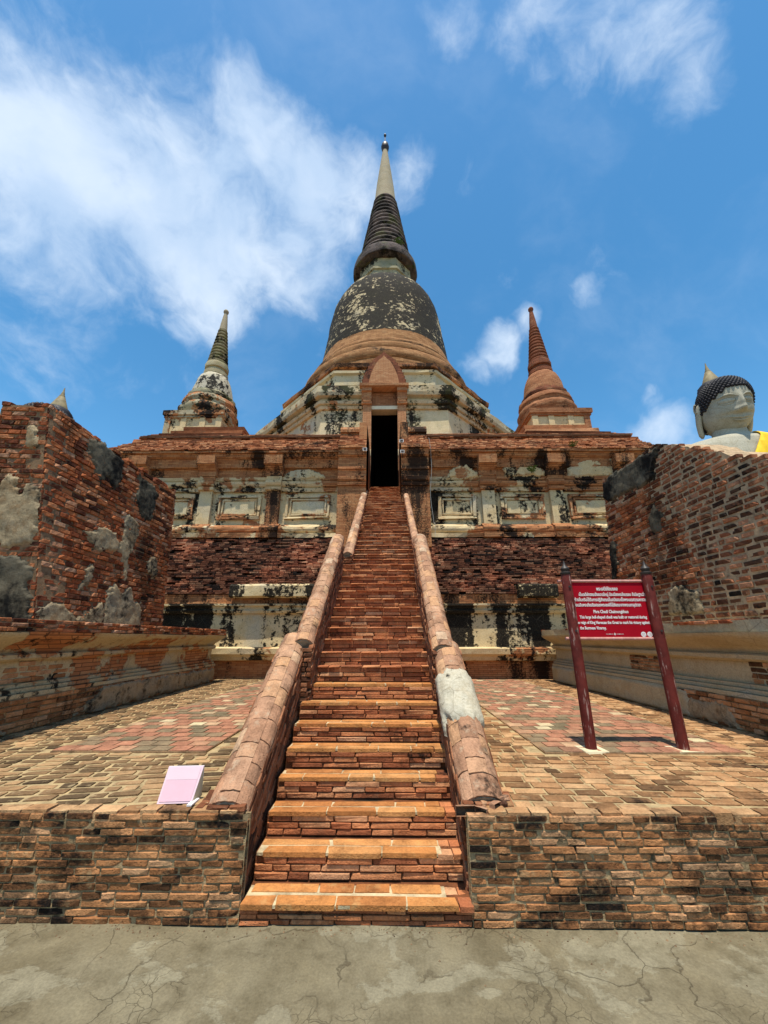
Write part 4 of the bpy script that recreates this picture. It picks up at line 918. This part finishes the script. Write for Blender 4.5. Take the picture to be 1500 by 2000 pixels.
# doorway
dr = MB(); DYF = 15.42
dr.box(-.60, -.585, DYF + .05, 20, 7.0, 11.9); dr.box(.585, .60, DYF + .05, 20, 7.0, 11.9); dr.box(-.6, .6, 20, 20.1, 7.0, 11.9); dr.box(-.585, .585, DYF + .06, 20, 11.86, 11.9)
door = dr.build('doorway', 'dark', mc)
mb = MB(); mb.box(-.585, .585, 14.4, 19.98, 7.0, 7.43); mb.build('door_floor', 'dark', door)
mb = MB(); mb.box(-.66, .62, DYF - .10, DYF + .4, 11.72, 11.9, .005); mb.build('lintel', 'lintel', door)
mb = MB(); mb.box(-.6, .6, DYF - .02, DYF + .4, 11.905, 12.66); mb.build('transom_panel', 'cbrick', door)
for sg in (-1, 1):
    a, b = sorted((sg * .60, sg * .99)); 
    j = strip_x('jamb', 'pale', door, [(15.22, 8.6), (15.22, 11.88)], a, b, 15.7, .2, .005)
    a2, b2 = sorted((sg * .59, sg * 1.05))
    strip_x('jamb_capital', 'pale', j, [(15.2, 11.885), (15.12, 11.92), (15.12, 12.02), (15.2, 12.06), (15.2, 12.12), (15.10, 12.15), (15.10, 12.24), (15.19, 12.28), (15.12, 12.5), (15.02, 12.53), (15.02, 12.7)], a2, b2, 15.7, .2, .005)
strip_x('door_cornice', 'pale', door, [(15.0, 12.705), (14.92, 12.74), (14.9, 12.86), (15.0, 12.9)], -1.14, 1.12, 15.6, .2, .02)
def flame_pts(sc, z0, h, n=26):
    L_ = []
    for i in range(n + 1):
        t_ = i / n; wdt = (1 - t_) ** .62 * (1 + .16 * math.sin(t_ * math.pi)) * (1 - .12 * t_)
        L_.append((sc * wdt, z0 + h * t_))
    return [(-x, z) for x, z in L_[::-1]][:-0 or None] + L_[::-1][::-1][0:0]
def pediment(name, mat, sc, z0, h, y0, y1, parent, serr=0.0):
    n = 30; L_ = []
    for i in range(n + 1):
        t_ = i / n; wdt = ((1 - t_) ** .60) * (1 + .10 * math.sin(t_ * math.pi)) if t_ < .8 else ((1 - .8) ** .60) * (1 + .10 * math.sin(.8 * math.pi)) * (1 - (t_ - .8) / .2) ** 1.25
        L_.append((sc * wdt + (serr if i % 3 == 1 else 0) * (t_ < .8), z0 + h * t_))
    out = [(x, z) for x, z in L_] + [(-x, z) for x, z in L_[-2::-1]]
    mb = MB(); k = len(out); mb.add([(x - .02, y0, z) for x, z in out] + [(x - .02, y1, z) for x, z in out], [tuple(range(k))[::-1], tuple(range(k, 2 * k))] + [(i, (i + 1) % k, k + (i + 1) % k, k + i) for i in range(k)])
    return mb.build(name, mat, parent)
pediment('pediment', 'cbrickd', 1.0, 12.9, 1.85, 15.06, 16.6, door, .07)
pediment('pediment_panel', 'pale', .70, 12.9, 1.55, 14.98, 15.2, door)
strip_x('pediment_core', 'obrick', door, [(15.1, 12.0), (15.1, 12.7)], -.99, -.62, 16.4); strip_x('pediment_core', 'obrick', door, [(15.1, 12.0), (15.1, 12.7)], .62, .99, 16.4)

# ------------------------------------------------------------------ corner chedis
def corner(cx, label, m_bell, m_ring, m_spire, m_body):
    cy = 15.25
    o = thing('corner_chedi', label, 'chedi', (cx, cy, 9.36), 'small chedis on the platform corners')
    sg = 1 if cx > 0 else -1
    for k in range(4):
        poly_loft('stepped_course', 'slope', o, 4, [(1.75 - k * .09, 9.26 + k * .085), (1.75 - k * .09, 9.34 + k * .085), (1.3, 9.34 + k * .085)], cy, 0, .25, .05, cx)
    poly_loft('pedestal', 'fplast', o, 4, [(1.18, 9.55), (1.18, 10.55)], cy, 0, .3, .02, cx)
    poly_loft('pedestal_foot', m_body, o, 4, [(1.26, 9.58), (1.28, 9.62), (1.28, 9.7), (1.2, 9.74)], cy, 0, .3, .03, cx)
    poly_loft('pedestal_cornice', m_body, o, 4, [(1.18, 10.50), (1.25, 10.53), (1.24, 10.60), (1.30, 10.64), (1.31, 10.84), (1.1, 10.9), (.9, 10.92)], cy, 0, .3, .03, cx)
    for px in (-1.08, -.40, .40, 1.08):
        strip_x('pedestal_pilaster', 'fplast' if (px * sg < .9) else m_body, o, [(cy - 1.23, 9.72), (cy - 1.23, 10.52)], cx + px - .12, cx + px + .12, cy - 1.1, .2, .01)
    lathe('ring_base', m_body, o, [(1.18, 10.88), (1.2, 11.05), (1.25, 11.12), (1.27, 11.3), (1.2, 11.42), (1.12, 11.48), (1.12, 11.62), (1.17, 11.68), (1.14, 11.85), (1.02, 11.95)], cx, cy, 48, .055)
    lathe('ring_moulding', m_ring, o, [(.96, 11.93), (1.01, 12.0), (1.0, 12.14), (.90, 12.22), (.88, 12.3)], cx, cy, 48, .055)
    lathe('bell', m_bell, o, [(.89, 12.26), (.87, 12.4), (.81, 12.75), (.74, 13.05), (.66, 13.25), (.56, 13.37), (.45, 13.42)], cx, cy, 48, .035)
    lathe('neck', m_ring, o, [(.50, 13.36), (.55, 13.42), (.54, 13.6), (.46, 13.64), (.44, 13.76), (.52, 13.80), (.53, 13.98), (.49, 14.1)], cx, cy, 40, .015)
    sp = []
    for k in range(11):
        z0 = 14.08 + k * .195; r0 = .465 - .27 * k / 11
        sp += [(r0 - .035, z0), (r0 + .010, z0 + .05), (r0 + .010, z0 + .11), (r0 - .035, z0 + .16)]
    lathe('ringed_spire', m_spire, o, sp + [(.17, 16.24)], cx, cy, 32, .006)
    lathe('plain_spire', 'cbrickd' if sg > 0 else 'spire', o, [(.19, 16.22), (.16, 16.6), (.10, 17.15), (.08, 17.3), (.125, 17.36), (.125, 17.44), (.09, 17.5), (.02, 17.53)], cx, cy, 20)
corner(-8.02, 'small corner chedi on the left with a grey plastered bell and mossy rings', 'greyp', 'harm', 'cgreen', 'leftbody')
corner(7.36, 'small corner chedi on the right, bare red brick all the way up', 'cbrick', 'cbrickd', 'cbrickd', 'cbrick')
# stepped brick heaps at the platform corners
for sg in (-1, 1):
    for k in range(5):
        mb = MB(); x0 = 9.75 - k * .42; mb.box(min(sg * 5.6, sg * x0), max(sg * 5.6, sg * x0), 13.2 + k * .08, 17, 8.9 + k * .17, 9.07 + k * .17, .03); mb.build('corner_course', 'slope', pf)

# ------------------------------------------------------------------ seated statues behind the side walls
def statue(cx, cy, zc, label, s=1.0):
    o = thing('buddha_statue', label, 'statue', (cx, cy, 0.4), 'seated statues behind the side walls')
    H = .80 * s
    def W(x, y, z): return (cx + x * H, cy + y * H, zc + z * H)
    tc, ts = math.cos(R(15)), math.sin(R(15)); yc_, ys_ = math.cos(R(-13)), math.sin(R(-13))
    def WH(x, y, z):
        z += .4; y, z = y * tc - z * ts + .04, y * ts + z * tc - .4
        return W(x * yc_ - y * ys_, x * ys_ + y * yc_, z)
    g = lambda a, b: math.exp(-a * a - b * b)
    def taper(z): return 1 - .20 * max(0, (-z - .35) / .65) ** 2
    def relief(x, z):
        ax = abs(x); d = 0
        d += .21 * g(x / .085, (z + .05) / .26) * (1 if z > -.3 else math.exp(-((z + .3) / .05) ** 2)) + .13 * g(x / .12, (z + .24) / .09)      # nose
        d += .06 * g((ax - .115) / .06, (z + .26) / .06)
        d -= .09 * g((ax - .29) / .19, (z - .08) / .10)                    # sockets
        d -= .05 * g(x / .5, (z + .37) / .05)
        d += .05 * g(x / .24, (z + .80) / .16) + .05 * g((ax - .40) / .22, (z + .32) / .24) + .04 * g(x / .22, (z + .50) / .12)
        return d
    def base(x, z):
        q = 1 - min(.999, (x / (.67 * taper(z))) ** 2 + abs(z) ** 2.5)
        return -.80 * math.sqrt(max(.001, q))
    def surf(x, z): return base(x, z) - relief(x, z)
    n, m = 96, 96; rings = []
    for i in range(m + 1):
        th = math.pi * i / m; ring = []; z = -math.cos(th)
        rr = math.sqrt(max(0, 1 - abs(z) ** 2.5)) if i not in (0, m) else 0
        for k in range(n):
            ph = 2 * math.pi * k / n
            x = .67 * rr * math.sin(ph) * taper(z); y = -.80 * rr * math.cos(ph)
            if y < 0: y -= relief(x, z) * min(1, max(0, -y / .15))
            ring.append(WH(x, y, z))
        rings.append(ring)
    mb = MB(); mb.loft(rings); hd = mb.build('head', 'stone', o, True)
    def feature(nm, curve, rad, mt='stone'):
        mb = MB(); rings = []
        for i, (x, z, k) in enumerate(curve):
            y = surf(x, z); rings.append([WH(x, y - .004 + rad * k * math.sin(a), z + rad * k * math.cos(a)) for a in np.linspace(0, 2 * math.pi, 9)[:-1]])
        mb.loft(rings, cap0=True, cap1=True); mb.build(nm, mt, hd, True)
    TT = np.linspace(-1, 1, 17); ends = lambda t_: max(.12, 1 - abs(t_) ** 3)
    for sgn in (-1, 1):
        feature('brow', [(sgn * (.31 + .25 * t_), .265 - .12 * t_ * t_ - .02 * t_, ends(t_)) for t_ in TT], .036)
        feature('eye_rim', [(sgn * (.30 + .20 * t_), -.035 + .05 * t_ * t_, ends(t_)) for t_ in TT], .028)
        mb = MB(); rings = []; ex_ = sgn * .30
        for i in range(9):
            th = math.pi * i / 8
            rings.append([WH(ex_ + .185 * math.sin(th) * math.cos(a), surf(ex_ + .185 * math.sin(th) * math.cos(a), .06) - .015 - .085 * math.cos(th) , .065 + .098 * math.sin(th) * math.sin(a)) for a in np.linspace(0, 2 * math.pi, 17)[:-1]])
        mb.loft(rings); mb.build('eyelid', 'stone', hd, True)
    feature('upper_lip', [(.29 * t_, -.495 + .05 * t_ * t_ - .022 * math.exp(-(t_ / .12) ** 2), ends(t_)) for t_ in TT], .036)
    feature('lower_lip', [(.22 * t_, -.575 + .055 * t_ * t_, ends(t_)) for t_ in TT], .042)
    # hair cap with rows of snail curls
    mb = MB(); cnt = 0
    vs0, fs0 = [], []
    for i in range(5):
        for k in range(6):
            a = math.pi / 2 * i / 4; b = 2 * math.pi * k / 6; vs0.append((math.cos(a) * math.cos(b), math.cos(a) * math.sin(b), math.sin(a)))
    for i in range(4):
        for k in range(6): fs0.append((i * 6 + k, i * 6 + (k + 1) % 6, i * 6 + 6 + (k + 1) % 6, i * 6 + 6 + k))
    def hairline(ph): return float(np.interp(abs(ph), [0, .5, .95, 1.2, 1.45, 1.72, 1.8, 3.2], [.50, .48, .22, .0, -.12, -.14, -.70, -.70]))
    for i in range(30):
        th = math.pi * (.02 + .74 * i / 30); z = math.cos(th); cnt_ = max(3, int(44 * math.sin(th)))
        for k in range(cnt_):
            ph = 2 * math.pi * (k + .5 * (i % 2)) / cnt_; ph = (ph + math.pi) % (2 * math.pi) - math.pi
            if z < hairline(ph): continue
            nrm = Vector((math.sin(th) * math.sin(ph), -math.sin(th) * math.cos(ph), z)); rz = math.sqrt(max(.0, 1 - abs(z) ** 2.5)) / max(.05, math.sin(th)); p = Vector((.67 * nrm.x * rz, .795 * nrm.y * rz, 1.0 * nrm.z))
            q = nrm.to_track_quat('Z', 'Y')
            mb.add([WH(*(p + q @ Vector((v[0] * .062, v[1] * .062, v[2] * .075)))) for v in vs0], fs0)
    mb.build('hair_curls', 'hair', o, True)
    # ushnisha and flame
    lathe('topknot', 'hair', o, [(.46 * H, zc + .80 * H), (.44 * H, zc + .94 * H), (.34 * H, zc + 1.06 * H), (.2 * H, zc + 1.12 * H)], cx, cy + .10 * H, 32, .03)
    fl = []
    for k in range(9):
        z0 = 1.04 + k * .075; r0 = .285 * (1 - k / 9.6) + .012; fl += [(r0 * H, zc + z0 * H), (r0 * .90 * H, zc + (z0 + .06) * H)]
    fl += [(.03 * H, zc + 1.80 * H), (.012 * H, zc + 1.95 * H)]
    lathe('flame_finial', 'flame', o, fl, cx, cy + .12 * H, 24)
    for sg in (-1, 1):   # long ears
        mb = MB(); rings = []
        for i in range(15):
            t_ = i / 14; z = .28 - 1.20 * t_; wd = (.155 * (1 - .50 * t_)) * (math.sin(min(1, t_ * 5) * math.pi / 2) * .8 + .2) * (1 if t_ < .93 else .7); xx = sg * (.66 + .10 * math.sin(t_ * 2.6) - .06 * t_)
            rings.append([WH(xx + sg * .075 * math.cos(a) * (1.0 if i not in (0, 14) else .3), .06 + .04 * t_ + wd * math.sin(a), z) for a in np.linspace(0, 2 * math.pi, 13)[:-1]])
        mb.loft(rings, cap0=True, cap1=True); e = mb.build('ear', 'stone', o, True)
        mb = MB(); rings = []
        for i in range(12):
            t_ = i / 11; a = R(60 + 250 * t_); c = (sg * .795, .07 - math.cos(a) * .085, .10 + math.sin(a) * .15)
            rings.append([WH(c[0] + sg * .02 * math.cos(b), c[1] + .022 * math.sin(b), c[2] + .022 * math.sin(b)) for b in np.linspace(0, 2 * math.pi, 7)[:-1]])
        mb.loft(rings, cap0=True, cap1=True); mb.build('ear_rim', 'stone', e, True)
    # trunk, from neck to lap
    SEC = [(-.55, .40, .42, .08), (-.80, .42, .44, .06), (-1.02, .46, .46, .04), (-1.12, .62, .50, .03), (-1.22, 1.05, .58, .02), (-1.34, 1.45, .66, .0), (-1.55, 1.72, .72, 0), (-1.9, 1.78, .78, 0), (-2.6, 1.55, .86, 0), (-3.6, 1.30, .82, 0), (-4.6, 1.22, .82, 0), (-5.4, 1.35, .95, 0), (-6.0, 1.5, 1.1, 0)]
    def trunk(x0r, grow, filt=None, nm='trunk', mt='stone'):
        N = 48; mb = MB(); rings = []
        zs = []
        for i in range(len(SEC) - 1):
            for q in range(4): f = q / 4; a, b = SEC[i], SEC[i + 1]; zs.append(tuple(a[j] + (b[j] - a[j]) * f for j in range(4)))
        zs.append(SEC[-1])
        for z, a, b, yo in zs:
            rings.append([W((a + grow) * math.sin(t_), yo - (b + grow) * math.cos(t_) - (.10 * g((abs(math.sin(t_)) - .45) / .3, (z + 2.1) / .5) if math.cos(t_) > 0 else 0), z) for t_ in np.linspace(0, 2 * math.pi, N + 1)[:-1]])
        vs = [p for r_ in rings for p in r_]; fs = []
        for i in range(len(rings) - 1):
            for k in range(N):
                t_ = 2 * math.pi * (k + .5) / N; z = zs[i][0]; xx = math.sin(t_) * zs[i][1]
                if filt and not filt(xx, z, math.cos(t_)): continue
                fs.append((i * N + k, i * N + (k + 1) % N, (i + 1) * N + (k + 1) % N, (i + 1) * N + k))
        mb.add(vs, fs); return mb.build(nm, mt, o, True)
    trunk(0, 0)
    rb = trunk(0, .055, lambda x, z, c: z < -.98, 'robe', 'robe')
    bmr = bmesh.new(); bmr.from_mesh(rb.data); c0 = Vector(W(.40, 0, -1.05)) - OFF[rb]
    bmesh.ops.bisect_plane(bmr, geom=bmr.verts[:] + bmr.edges[:] + bmr.faces[:], plane_co=c0, plane_no=Vector((.80, 0, -.60)), clear_inner=True); bmr.to_mesh(rb.data); bmr.free()
    md = rb.modifiers.new('thickness', 'SOLIDIFY'); md.thickness = .03
    # folds of the cloth
    for k in range(7):
        mb = MB(); rings = []
        for i in range(14):
            t_ = i / 13; z = -1.10 - 2.2 * t_; x = .66 + .11 * k - .9 * t_ * (1 - .06 * k) + .02 * math.sin(t_ * 6 + k)
            b = float(np.interp(-z, [.55, 1.02, 1.22, 1.34, 1.55, 1.9, 2.6, 3.6], [.42, .46, .58, .66, .72, .78, .86, .82])); a = float(np.interp(-z, [.55, 1.02, 1.22, 1.34, 1.55, 1.9, 2.6, 3.6], [.40, .46, 1.05, 1.45, 1.72, 1.78, 1.55, 1.3]))
            c_ = math.sqrt(max(0, 1 - min(1, x / (a + .05)) ** 2)); yy = -(b + .065) * c_
            rings.append([W(x + .022 * math.cos(q), yy - .02 * math.sin(q), z + .0) for q in np.linspace(0, 2 * math.pi, 7)[:-1]])
        mb.loft(rings, cap0=True, cap1=True); mb.build('robe_fold', 'robe', rb, True)
    # arms, crossed legs and seat, out of sight behind the wall
    for sg in (-1, 1):
        mb = MB(); rings = []
        path = [(sg * 1.55, 0, -1.55, .40), (sg * 1.85, .05, -2.3, .38), (sg * 1.95, .0, -3.3, .34), (sg * 1.9, -.4, -4.2, .32), (sg * 1.5, -1.1, -4.7, .27), (sg * .9, -1.5, -4.9, .22), (sg * .3, -1.6, -4.95, .12)]
        for x, y, z, r_ in path: rings.append([W(x + r_ * math.cos(a), y + r_ * math.sin(a) * .7, z + r_ * math.sin(a) * .7) for a in np.linspace(0, 2 * math.pi, 13)[:-1]])
        mb.loft(rings, cap0=True, cap1=True); mb.build('arm', 'stone', o, True)
        mb = MB(); rings = []
        for x, y, z, r_ in [(sg * .6, -.1, -5.6, .7), (sg * 1.6, -.5, -5.6, .62), (sg * 2.4, -1.0, -5.65, .5), (sg * 1.6, -1.5, -5.7, .42), (sg * .3, -1.75, -5.75, .34), (sg * -.5, -1.8, -5.7, .2)]: rings.append([W(x, y + r_ * math.cos(a), z + r_ * math.sin(a) * .8) for a in np.linspace(0, 2 * math.pi, 13)[:-1]])
        mb.loft(rings, cap0=True, cap1=True); mb.build('leg', 'stone', o, True)
    mb = MB(); mb.box(cx - 2.6 * H, cx + 2.6 * H, cy - 2.3 * H, cy + 1.6 * H, 0, zc - 6.1 * H); mb.build('seat_block', 'fbrick', o)
statue(9.12, 9.0, 7.52, 'grey stone seated Buddha in a yellow robe above the right ruined wall')
statue(-8.95, 9.0, 6.84, 'seated Buddha mostly hidden behind the left ruined wall, flame tip showing')

# ------------------------------------------------------------------ red information sign
sg_ = thing('information_sign', 'dark red information board with white Thai and English text on two posts', 'sign', (2.72, 4.58, TZ))
SY = 4.58
for px in (2.245, 3.195):
    pst = lathe('post', 'paint', sg_, [(.056, TZ - .02), (.058, TZ + .3), (.056, TZ + 1.0), (.054, TZ + 1.80), (.050, TZ + 1.815)], px, SY, 20, .002)
    lathe('finial', 'bronze', pst, [(.050, TZ + 1.812), (.060, TZ + 1.825), (.060, TZ + 1.84), (.040, TZ + 1.85), (.046, TZ + 1.87), (.052, TZ + 1.885), (.040, TZ + 1.905), (.018, TZ + 1.925), (.012, TZ + 1.96), (.001, TZ + 1.985)], px, SY, 18)
    mb = MB(); q = []
    for k in range(4): a = R(45 + 90 * k) + .05; q.append((px + .17 * math.cos(a), SY + .17 * math.sin(a)))
    mb.add([(x + rng.uniform(-.02, .02), y + rng.uniform(-.02, .02), TZ - .03) for x, y in q] + [(x, y, TZ + .012) for x, y in q], [(4, 5, 6, 7), (0, 1, 5, 4), (1, 2, 6, 5), (2, 3, 7, 6), (3, 0, 4, 7)])
    mb.build('concrete_footing', 'foot', pst)
BX0, BX1, BZ0, BZ1, BY = 2.27, 3.17, 1.705, 2.335, SY + .035
mb = MB(); mb.box(BX0, BX1, BY, BY + .02, BZ0, BZ1); bd = mb.build('board', 'board', sg_)
for z in (BZ0 - .022, BZ1 - .004):
    mb = MB(); rings = [[(x, BY + .008 + .022 * math.cos(a), z + .013 + .018 * math.sin(a)) for a in np.linspace(0, 2 * math.pi, 11)[:-1]] for x in np.linspace(2.16, 3.28, 6)]
    mb.loft(rings, cap0=True, cap1=True); mb.build('rail', 'railw', sg_)
def text(body, x, z, size, align='CENTER', width=None, bold=.0):
    cu = bpy.data.curves.new('txt', 'FONT'); cu.body = body; cu.size = size; cu.align_x = align; cu.extrude = .0012; cu.offset = bold; cu.resolution_u = 2
    t_ = bpy.data.objects.new('txt', cu); COL.objects.link(t_)
    dg = bpy.context.evaluated_depsgraph_get(); me = bpy.data.meshes.new_from_object(t_.evaluated_get(dg))
    bpy.data.objects.remove(t_)
    if not me.vertices: return
    co = np.array([v.co[:] for v in me.vertices])
    if width:
        k = width / (co[:, 0].max() - co[:, 0].min()); co[:, 0] *= k
    if align == 'LEFT': co[:, 0] -= co[:, 0].min()
    elif align == 'CENTER': co[:, 0] -= (co[:, 0].min() + co[:, 0].max()) / 2
    P = np.stack([co[:, 0] + x, BY - .0018 - co[:, 2], co[:, 1] + z], 1)
    mb = MB(); mb.v = [tuple(p) for p in P]; mb.f = [tuple(p.vertices) for p in me.polygons]; mb.r = [0] * len(P); mb.build('lettering', 'white', bd)
for px in (2.245, 3.195):
    for z in (1.78, 2.27):
        mb = MB(); mb.loft([[(px + .012 * math.cos(a), y_, z + .012 * math.sin(a)) for a in np.linspace(0, 2 * math.pi, 9)[:-1]] for y_ in (SY - .04, SY - .064)], cap0=True, cap1=True); mb.build('bolt', 'bronze', sg_)
TX = (BX0 + BX1) / 2
text('พระเจดีย์ชัยมงคล', TX - .0, 2.235, .056, width=.25, bold=.0011)
text('เป็นเจดีย์ทรงระฆังขนาดใหญ่ มีระเบียงคดล้อมรอบ สันนิษฐานว่า', TX + .045, 2.172, .05, width=.77, bold=.0011)
text('สร้างขึ้นหรือได้รับการปฏิสังขรณ์ในสมัยสมเด็จพระนเรศวรมหาราช', TX + .01, 2.112, .05, width=.845, bold=.0011)
text('เพื่อเฉลิมพระเกียรติยศของพระองค์ที่ได้ชัยชนะจากพระมหาอุปราชา', TX - .03, 2.052, .05, width=.78, bold=.0011)
text('Phra Chedi Chaimongkhon', TX + .0, 1.977, .05, width=.40, bold=.0011)
text('This large bell-shaped chedi was built or restored during', BX1 - .05 - .77 / 2, 1.917, .046, width=.77, bold=.0011)
text('the reign of King Naresuan the Great to mark his victory against', BX1 - .03 - .84 / 2, 1.857, .046, width=.84, bold=.0011)
text('the Burmese Viceroy.', BX0 + .065, 1.797, .046, 'LEFT', width=.30, bold=.0011)
mb = MB(); yb, yf = BY + .001, BY - .0016
for a, b, c, d in ((-.10, -.02, -.0015, .0015), (.02, .10, -.0015, .0015), (-.062, -.046, -.004, .004), (.046, .062, -.004, .004)): mb.box(TX - .0 + a, TX + b, yf, yb, 1.745 + c, 1.745 + d)
st_ = [(math.cos(R(45 * k)) * (.017 if k % 2 == 0 else .006), math.sin(R(45 * k)) * (.017 if k % 2 == 0 else .006)) for k in range(8)]
mb.add([(TX + x, yf, 1.745 + z) for x, z in st_], [tuple(range(8))]); mb.build('ornament', 'white', bd)
for ex in (BX1 - .125, BX1 - .055):
    mb = MB(); n = 28
    mb.add([(ex + .029 * math.cos(R(360 * k / n)), yf, 1.742 + .029 * math.sin(R(360 * k / n))) for k in range(n)], [tuple(range(n))]); em = mb.build('emblem', 'white', bd)
    mb = MB()   # curled device inside the disc
    for k in range(22):
        a0, a1 = .55 * k, .55 * (k + 1); r0, r1 = .003 + .0009 * k, .003 + .0009 * (k + 1); s_ = 1 if ex < BX1 - .1 else -1
        if k % 5 == 4: continue
        mb.add([(ex + s_ * (r0 - .0012) * math.cos(a0), yf - .0006, 1.742 + (r0 - .0012) * math.sin(a0)), (ex + s_ * (r0 + .0012) * math.cos(a0), yf - .0006, 1.742 + (r0 + .0012) * math.sin(a0)),
                (ex + s_ * (r1 + .0012) * math.cos(a1), yf - .0006, 1.742 + (r1 + .0012) * math.sin(a1)), (ex + s_ * (r1 - .0012) * math.cos(a1), yf - .0006, 1.742 + (r1 - .0012) * math.sin(a1))], [(0, 1, 2, 3)])
    mb.build('emblem_device', 'board', em)

# ------------------------------------------------------------------ pink folded card on the terrace rim
pc = thing('folded_card', 'pink folded card sign standing on the terrace rim left of the stairs', 'card sign', (-1.36, 3.2, TZ))
def quad_slab(P, th, name, mat, parent):
    P = [Vector(p) for p in P]; n = (P[1] - P[0]).cross(P[3] - P[0]).normalized() * th
    mb = MB(); mb.add(P + [p - n for p in P], [(0, 1, 2, 3), (7, 6, 5, 4), (0, 4, 5, 1), (1, 5, 6, 2), (2, 6, 7, 3), (3, 7, 4, 0)]); return mb.build(name, mat, parent)
C0 = [Vector(p) for p in [(-1.475, 3.155, TZ + .004), (-1.24, 3.175, TZ + .004), (-1.225, 3.27, TZ + .205), (-1.475, 3.25, TZ + .205)]]
fp = quad_slab(C0, .008, 'front_panel', 'pinkl', pc)
nrm = (C0[1] - C0[0]).cross(C0[3] - C0[0]).normalized() * .003
ins = [bil(C0, u, v) + nrm for u, v in ((.05, .05), (.94, .05), (.94, .62), (.05, .62))]; quad_slab(ins, .002, 'pink_field', 'pinkc', fp)
ins = [bil(C0, u, v) + nrm for u, v in ((.05, .625), (.94, .625), (.94, .95), (.05, .95))]; quad_slab(ins, .002, 'pale_field', 'pinkl', fp)
quad_slab([(-1.235, 3.315, TZ + .004), (-1.47, 3.30, TZ + .004), (-1.475, 3.258, TZ + .205), (-1.225, 3.278, TZ + .205)], .006, 'back_panel', 'cardw', pc)
quad_slab([(-1.238, 3.18, TZ + .003), (-1.233, 3.312, TZ + .003), (-1.226, 3.282, TZ + .195), (-1.228, 3.272, TZ + .195)], .003, 'side_gusset', 'foot', pc)
mb = MB(); mb.box(-1.25, -1.215, 3.12, 3.24, TZ + .002, TZ + .012, .002); mb.build('foot_flap', 'cardw', pc)

# ------------------------------------------------------------------ cable, lamps, weeds on the old walls
def tube(mb, pts, r_):
    rings = []
    for i, p in enumerate(pts): rings.append([(p[0] + r_ * math.cos(a), p[1], p[2] + r_ * math.sin(a)) if abs(pts[min(i + 1, len(pts) - 1)][2] - pts[max(i - 1, 0)][2]) < .02 else (p[0] + r_ * math.cos(a), p[1] + r_ * math.sin(a), p[2]) for a in np.linspace(0, 2 * math.pi, 7)[:-1]])
    mb.loft(rings, cap0=True, cap1=True)
mb = MB(); pts = [(1.66 + .04 * math.sin(z * 2.7), 12.45 - .2 * max(0, min(1, (z - 7.8) * 3)) - (.25 if z < 5.4 else 0), z) for z in np.linspace(4.85, 8.5, 40)]
pts += [(1.70 - .10 * k, 12.22 + .07 * k, 8.5 + .05 * math.sin(k)) for k in range(1, 6)]
tube(mb, pts, .007); tag(mb.build('cable', 'cable'), 'thin pale cable hanging down the brick bay right of the doorway', 'cable')
for x, y, z, lb in ((-.66, 12.36, 8.02, 'small white floodlight clamped left of the passage to the doorway'), (.66, 12.36, 7.92, 'small white floodlight right of the doorway passage, lower of two'), (.64, 12.5, 8.42, 'small white floodlight right of the doorway passage, upper of two')):
    o = thing('floodlight', lb, 'lamp', (x, y - .12, z), 'small lamps by the doorway')
    s_ = -1 if x > 0 else 1
    mb = MB(); mb.box(x - .07, x + .07, y - .22, y - .12, z - .05, z + .06, .006); mb.build('lamp_body', 'white', o)
    mb = MB(); mb.box(x - .055, x + .055, y - .226, y - .2205, z - .04, z + .05); mb.build('lamp_glass', 'bronze', o)
    mb = MB(); mb.box(x - .012, x + .012, y - .12, y + .12, z - .10, z - .06); mb.box(x - .012, x + .012, y - .19, y - .13, z - .10, z - .05); mb.build('bracket', 'bronze', o)
def weed(x, y, z, size, n, label, seed):
    r = random.Random(seed); o = thing('weed', label, 'plant', (x, y, z), 'weeds rooted in the masonry')
    mb = MB(); sm = MB()
    for k in range(n):
        a = r.uniform(0, 6.28); up_ = r.uniform(.3, 1.2); L_ = size * r.uniform(.5, 1); d = Vector((math.cos(a), -abs(math.sin(a)) * .8, up_)).normalized(); b = Vector((x, y, z)); e = b + d * L_
        side = d.cross(Vector((0, 0, 1))).normalized(); sm.add([b - side * .004, b + side * .004, e + side * .003, e - side * .003], [(0, 1, 2, 3)])
        for q in range(5):
            c = b.lerp(e, .3 + .17 * q); dl = (d * .4 + side * (1 if q % 2 else -1) + Vector((0, 0, r.uniform(-.3, .3)))).normalized() * L_ * .35; wv = dl.cross(d).normalized().cross(dl).normalized() * L_ * .10
            mb.add([c, c + dl * .5 + wv, c + dl, c + dl * .5 - wv + Vector((0, 0, -.005))], [(0, 1, 2, 3)])
    mb.build('leaves', 'leaf', o); sm.build('stems', 'leaf', o)
weed(5.35, 12.80, 7.36, .32, 9, 'light green weed on the plaster moulding above the right niches', 3)
weed(.85, 20.9, 29.4, .55, 22, 'bushy green weed growing at the foot of the ringed spire', 4)
weed(-1.6, 13.3, 9.4, .22, 7, 'small weed on the platform edge left of the doorway', 5)
weed(6.9, 12.6, 8.3, .25, 8, 'small weed on the cornice under the right corner chedi', 6)
print('objects', len(bpy.data.objects), 'tris', sum(len(o.data.loop_triangles) if o.type == 'MESH' and not o.data.calc_loop_triangles() else 0 for o in bpy.data.objects))
